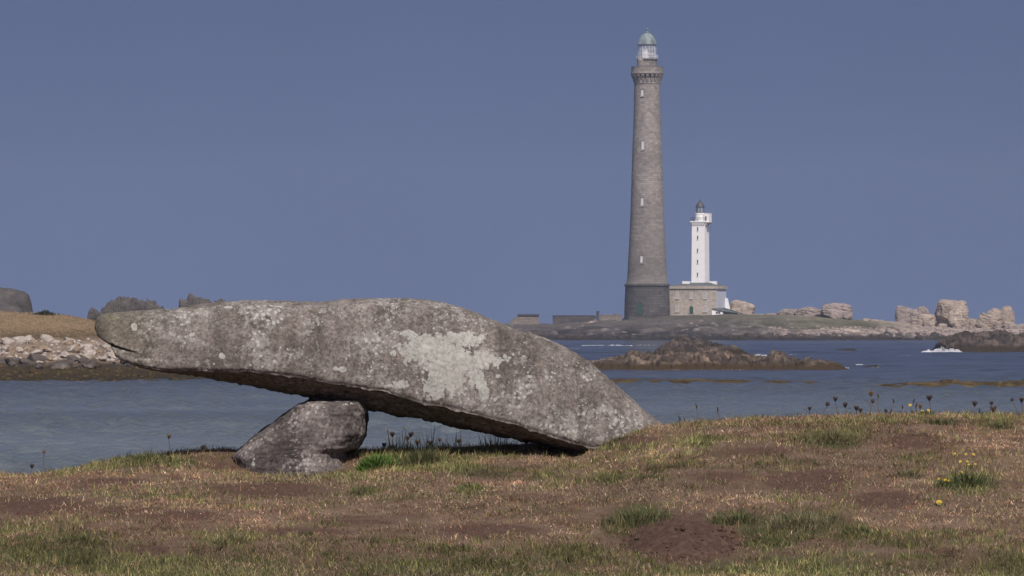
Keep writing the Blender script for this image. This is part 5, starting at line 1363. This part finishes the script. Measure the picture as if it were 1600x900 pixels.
tuft(1090, 664, 24, 7, 110, 'little tuft on the crest beyond the slab end', 24, G2)

M['dry_stem'] = plain('dry_stem', (0.14, 0.10, 0.065), 0.9, 0.2, 0.2, 30)
M['dry_head'] = plain('dry_seed_head', (0.060, 0.044, 0.036), 0.9, 0.2, 0.3, 60)
M['dry_head_tan'] = plain('tan_seed_head', (0.15, 0.10, 0.068), 0.9, 0.2, 0.3, 60)
M['yellow'] = plain('yellow_petal', (0.58, 0.43, 0.06), 0.8, 0.2, 0.12, 60)
M['green_stem'] = plain('green_stem', (0.09, 0.12, 0.045), 0.9, 0.2, 0.2, 30)

def umbel(px, py, wpx, style, D, seed, hm='dry_head'):
    """dried wild carrot: thin stem and a closed cup of rays"""
    r = random.Random(seed); k = D / F; wpx *= r.uniform(.7, .95)
    bx, bz = PX(px + r.uniform(-7, 9), D), None
    bz = float(ground_z(bx, D)) - .01
    tx, tz2 = PX(px, D), PZ(py, D)
    e = empty('dried_umbel' if style != 'spike' else 'seed_spike', (bx, D, bz))
    top = Vector((tx - bx, r.uniform(-.02, .02), tz2 - bz)); hd = wpx * k
    neck = top - Vector((0, 0, hd * 0.9))
    midp = Vector((neck.x * .35 + r.uniform(-.012, .012), 0, neck.z * .5))
    MB().tube([(0, 0, 0), midp * .5 + Vector((r.uniform(-.006, .006), 0, 0)), midp, neck], [.0036, .003, .0028, .0024], 5).build('stem', M['dry_stem'], e)
    m = MB()
    if style == 'cup':
        nr_ = 17
        for i in range(nr_):
            a = 2 * math.pi * i / nr_ + r.uniform(-.1, .1); rr = hd * .5 * r.uniform(.6, 1.15)
            c, s_ = math.cos(a), math.sin(a)
            m.tube([neck, neck + Vector((c * rr * .55, s_ * rr * .55, hd * .4)), neck + Vector((c * rr, s_ * rr, hd * r.uniform(.7, 1.0))), neck + Vector((c * rr * r.uniform(.9, 1.25), s_ * rr * 1.1, hd * r.uniform(.95, 1.3)))], [.002, .0028, .0042, .002], 4)
        for i in range(14):
            a = r.uniform(0, 6.28); rr = hd * .42 * math.sqrt(r.random()); z0 = hd * r.uniform(.5, .8); rr *= .8
            p = neck + Vector((rr * math.cos(a), rr * math.sin(a), z0)); m.tube([p, p + Vector((r.uniform(-.006, .006), r.uniform(-.006, .006), .012))], [.005, .002], 4)
    elif style == 'spike':
        m.tube([neck, neck + Vector((r.uniform(-.006, .006), 0, hd * .5)), top + Vector((r.uniform(-.012, .012), 0, hd * .4))], [.003, .0075, .003], 6)
    else:    # small drooping knot
        for i in range(9):
            a = r.uniform(0, 6.28); p = neck + Vector((hd * .4 * math.cos(a), hd * .4 * math.sin(a), hd * r.uniform(.2, .9))); m.tube([neck, p, p + Vector((.004, 0, .01))], [.003, .007, .003], 5)
    m.build('seed_head', M[hm], e)
    if style == 'cup' and r.random() < .5:
        q = midp * 1.2; MB().tube([q, q + Vector((r.choice((-1, 1)) * .03, 0, .035)), q + Vector((r.choice((-1, 1)) * .05, 0, .03))], [.002, .002, .004], 4).build('side_shoot', M['dry_head'], e)
    return e
ORD = ['first', 'second', 'third', 'fourth', 'fifth', 'sixth', 'seventh', 'eighth', 'ninth', 'tenth', 'eleventh', 'twelfth', 'thirteenth', 'fourteenth', 'fifteenth', 'sixteenth', 'seventeenth', 'eighteenth', 'nineteenth', 'twentieth', 'twenty-first', 'twenty-second', 'twenty-third', 'twenty-fourth', 'twenty-fifth']
RIGHT = [(1250, 651, 5, 'knot'), (1265, 637, 7, 'cup'), (1293, 629, 7, 'knot'), (1305, 622, 9, 'cup'), (1321, 631, 9, 'cup'), (1338, 636, 9, 'cup'), (1344, 640, 7, 'cup'), (1361, 613, 9.5, 'cup'), (1364, 625, 6, 'knot'), (1384, 640, 6, 'knot'), (1438, 633, 8, 'cup'), (1452, 620, 10, 'cup'), (1523, 629, 8, 'cup'), (1549, 628, 6, 'knot'), (1552, 637, 10, 'cup'), (1581, 623, 5, 'knot'), (1596, 623, 8, 'cup')]
for i, (px, py, wv_, st_) in enumerate(RIGHT):
    e = umbel(px, py, wv_, st_, 42.2 + 0.3 * ((i * 37) % 5) / 5, 40 + i, 'dry_head_tan' if px in (1361, 1438) else 'dry_head')
    side = 'dried brown umbel on the right crest, %s from the slab end' % ORD[i]
    if px == 1361: side = 'tallest dried umbel on the right crest, orange brown cup'
    if px == 1452: side = 'large near black dried umbel above the yellow flowers on the crest'
    tag(e, side, 'dried flower', 'dried umbels along the right crest')
SPK = [(1062, 652), (1070, 655), (1088, 633), (1121, 638), (1128, 655), (1192, 651), (1372, 617), (1396, 625), (1410, 634), (1427, 625), (1431, 631), (1426, 643), (1392, 641), (1530, 640), (1535, 646)]
for i, (px, py) in enumerate(sorted(SPK)):
    e = umbel(px, py, 7, 'spike', 42.1 + .3 * (i % 4) / 4, 140 + i)
    tag(e, 'thin dark seed spike on the right crest, %s from the slab end' % ORD[i], 'seed spike', 'seed spikes along the right crest')
MID = [(600, 694, 7, 'cup'), (613, 677, 9, 'cup'), (614, 698, 8, 'cup'), (637, 683, 8, 'cup'), (642, 677, 8, 'cup'), (652, 689, 9, 'cup'), (672, 690, 9, 'cup'), (687, 686, 5, 'knot'), (717, 688, 8, 'cup'), (712, 701, 7, 'cup'), (606, 672, 5, 'spike'), (633, 668, 4, 'spike')]
for i, (px, py, wv_, st_) in enumerate(sorted(MID)):
    e = umbel(px, py, wv_, st_, 41.3 + .25 * (i % 3) / 3, 240 + i, 'dry_head_tan' if i % 3 == 1 else 'dry_head')
    tag(e, 'dried flower stalk in the gap under the slab, %s from the boulder' % ORD[i], 'dried flower', 'dried stalks under the slab')
LEFT = [(50, 727, 7, 'cup'), (69, 704, 6, 'knot'), (264, 680, 9, 'cup'), (265, 706, 9, 'cup'), (317, 695, 11, 'knot')]
LL = ['short dark dried umbel at the far left of the crest', 'pale thin stalk second from the left edge of the crest', 'tall tan dried umbel on the crest left of the boulder', 'short brown umbel at the foot of the tall tan one', 'stout dark seed head nearest the boulder on its left']
for i, (px, py, wv_, st_) in enumerate(LEFT):
    tag(umbel(px, py, wv_, st_, 39.8, 340 + i, 'dry_head_tan' if i in (1, 2) else 'dry_head'), LL[i], 'dried flower', 'dried umbels on the left crest')

def daisy(e, p0, p1, rad, seed):
    r = random.Random(seed)
    MB().tube([p0, (Vector(p0) + Vector(p1)) / 2 + Vector((r.uniform(-.01, .01), 0, 0)), p1], [.0022, .002, .002], 4).build('stem', M['green_stem'], e)
    m = MB(); c = Vector(p1); tl_ = Vector((r.uniform(-.4, .4), -.8, .7)).normalized(); u = tl_.orthogonal().normalized(); v = tl_.cross(u)
    n = 12
    for ring_, (rr, hh) in enumerate(((1.0, .1), (.62, .3))):
        for i in range(n):
            a = 2 * math.pi * (i + ring_ * .5) / n; b0, b1 = a - .2, a + .2
            q = [c + (u * math.cos(b0) + v * math.sin(b0)) * rad * .2, c + (u * math.cos(b1) + v * math.sin(b1)) * rad * .2, c + (u * math.cos(b1) + v * math.sin(b1)) * rad * rr + tl_ * rad * hh, c + (u * math.cos(b0) + v * math.sin(b0)) * rad * rr + tl_ * rad * hh]
            m.add(q + [w_ - tl_ * .001 for w_ in q], [(0, 1, 2, 3), (7, 6, 5, 4), (0, 3, 7, 4), (1, 5, 6, 2), (2, 6, 7, 3)])
    m.build('flower', M['yellow'], e)
def flower_plant(px, py, flowers, label, seed, rad=.010, leaves=160, wpx=40, hcm=12, D=None):
    gx, gy = ground_at(px, py) if D is None else (PX(px, D), D)
    gz = float(ground_z(gx, gy)); e = empty('yellow_flower_plant', (gx, gy, gz)); r = np.random.default_rng(seed); k = gy / F
    for i, (fx, fy) in enumerate(flowers):
        p1 = Vector((PX(fx, gy) - gx, r.uniform(-.05, .05), PZ(fy, gy) - gz)); daisy(e, (p1.x * .5 + r.uniform(-.02, .02), r.uniform(-.03, .03), -.01), p1, rad * r.uniform(.8, 1.15), seed + i)
    P = np.stack([r.normal(0, wpx * k / 4, leaves), r.normal(0, .05, leaves), np.full(leaves, -.005)], -1)
    V, T, cc = blades(P, hcm / 100 * r.uniform(.4, 1, leaves), r.uniform(.006, .014, leaves), r.uniform(0, 6.28, leaves), np.abs(r.normal(.6, .3, leaves)), np.array(G1)[r.integers(0, 3, leaves)] * 1.1 * r.uniform(.7, 1.3, leaves)[:, None], r)
    mesh_obj('leaves', V, T, M['blade'], e, cols=cc)
    return tag(e, label, 'flower', 'yellow flowers in the turf')
flower_plant(1512, 762, [(1493, 709), (1510, 710), (1521, 710), (1500, 721), (1511, 721), (1514, 726), (1523, 725), (1503, 738), (1515, 746), (1525, 744), (1513, 753)], 'bushy plant with many small yellow flowers in the turf at the right', 51, leaves=230, wpx=56, hcm=14)
flower_plant(1478, 764, [(1467, 748), (1477, 750), (1482, 751)], 'small yellow flowered sprig just left of the bushy flowering plant', 61, leaves=120, wpx=34, hcm=9)
flower_plant(1467, 793, [(1467, 785)], 'single yellow flower low in the turf at the right', 71, rad=.021, leaves=50, wpx=26, hcm=4)
flower_plant(1444, 658, [(1422, 633), (1441, 642), (1450, 641), (1443, 647), (1431, 650)], 'yellow flowers on the crest against the water', 81, rad=.013, leaves=80, wpx=30, hcm=8, D=42.1)

# ------------------------------------------------------------------ haze
m = bpy.data.materials.new('haze'); m.use_nodes = True; t = m.node_tree; t.nodes.clear()
pv = N(t, 'ShaderNodeVolumePrincipled'); pv.inputs['Color'].default_value = (0.66, 0.78, 1.0, 1); pv.inputs['Density'].default_value = 0.00009
out = N(t, 'ShaderNodeOutputMaterial'); t.links.new(pv.outputs[0], out.inputs['Volume'])
hz_o = MB().box(-930, 930, -330, 3050, -3.2, 96).build('haze', m)
tag(hz_o, 'thin pale sea haze over the whole view', 'haze', kind='stuff')
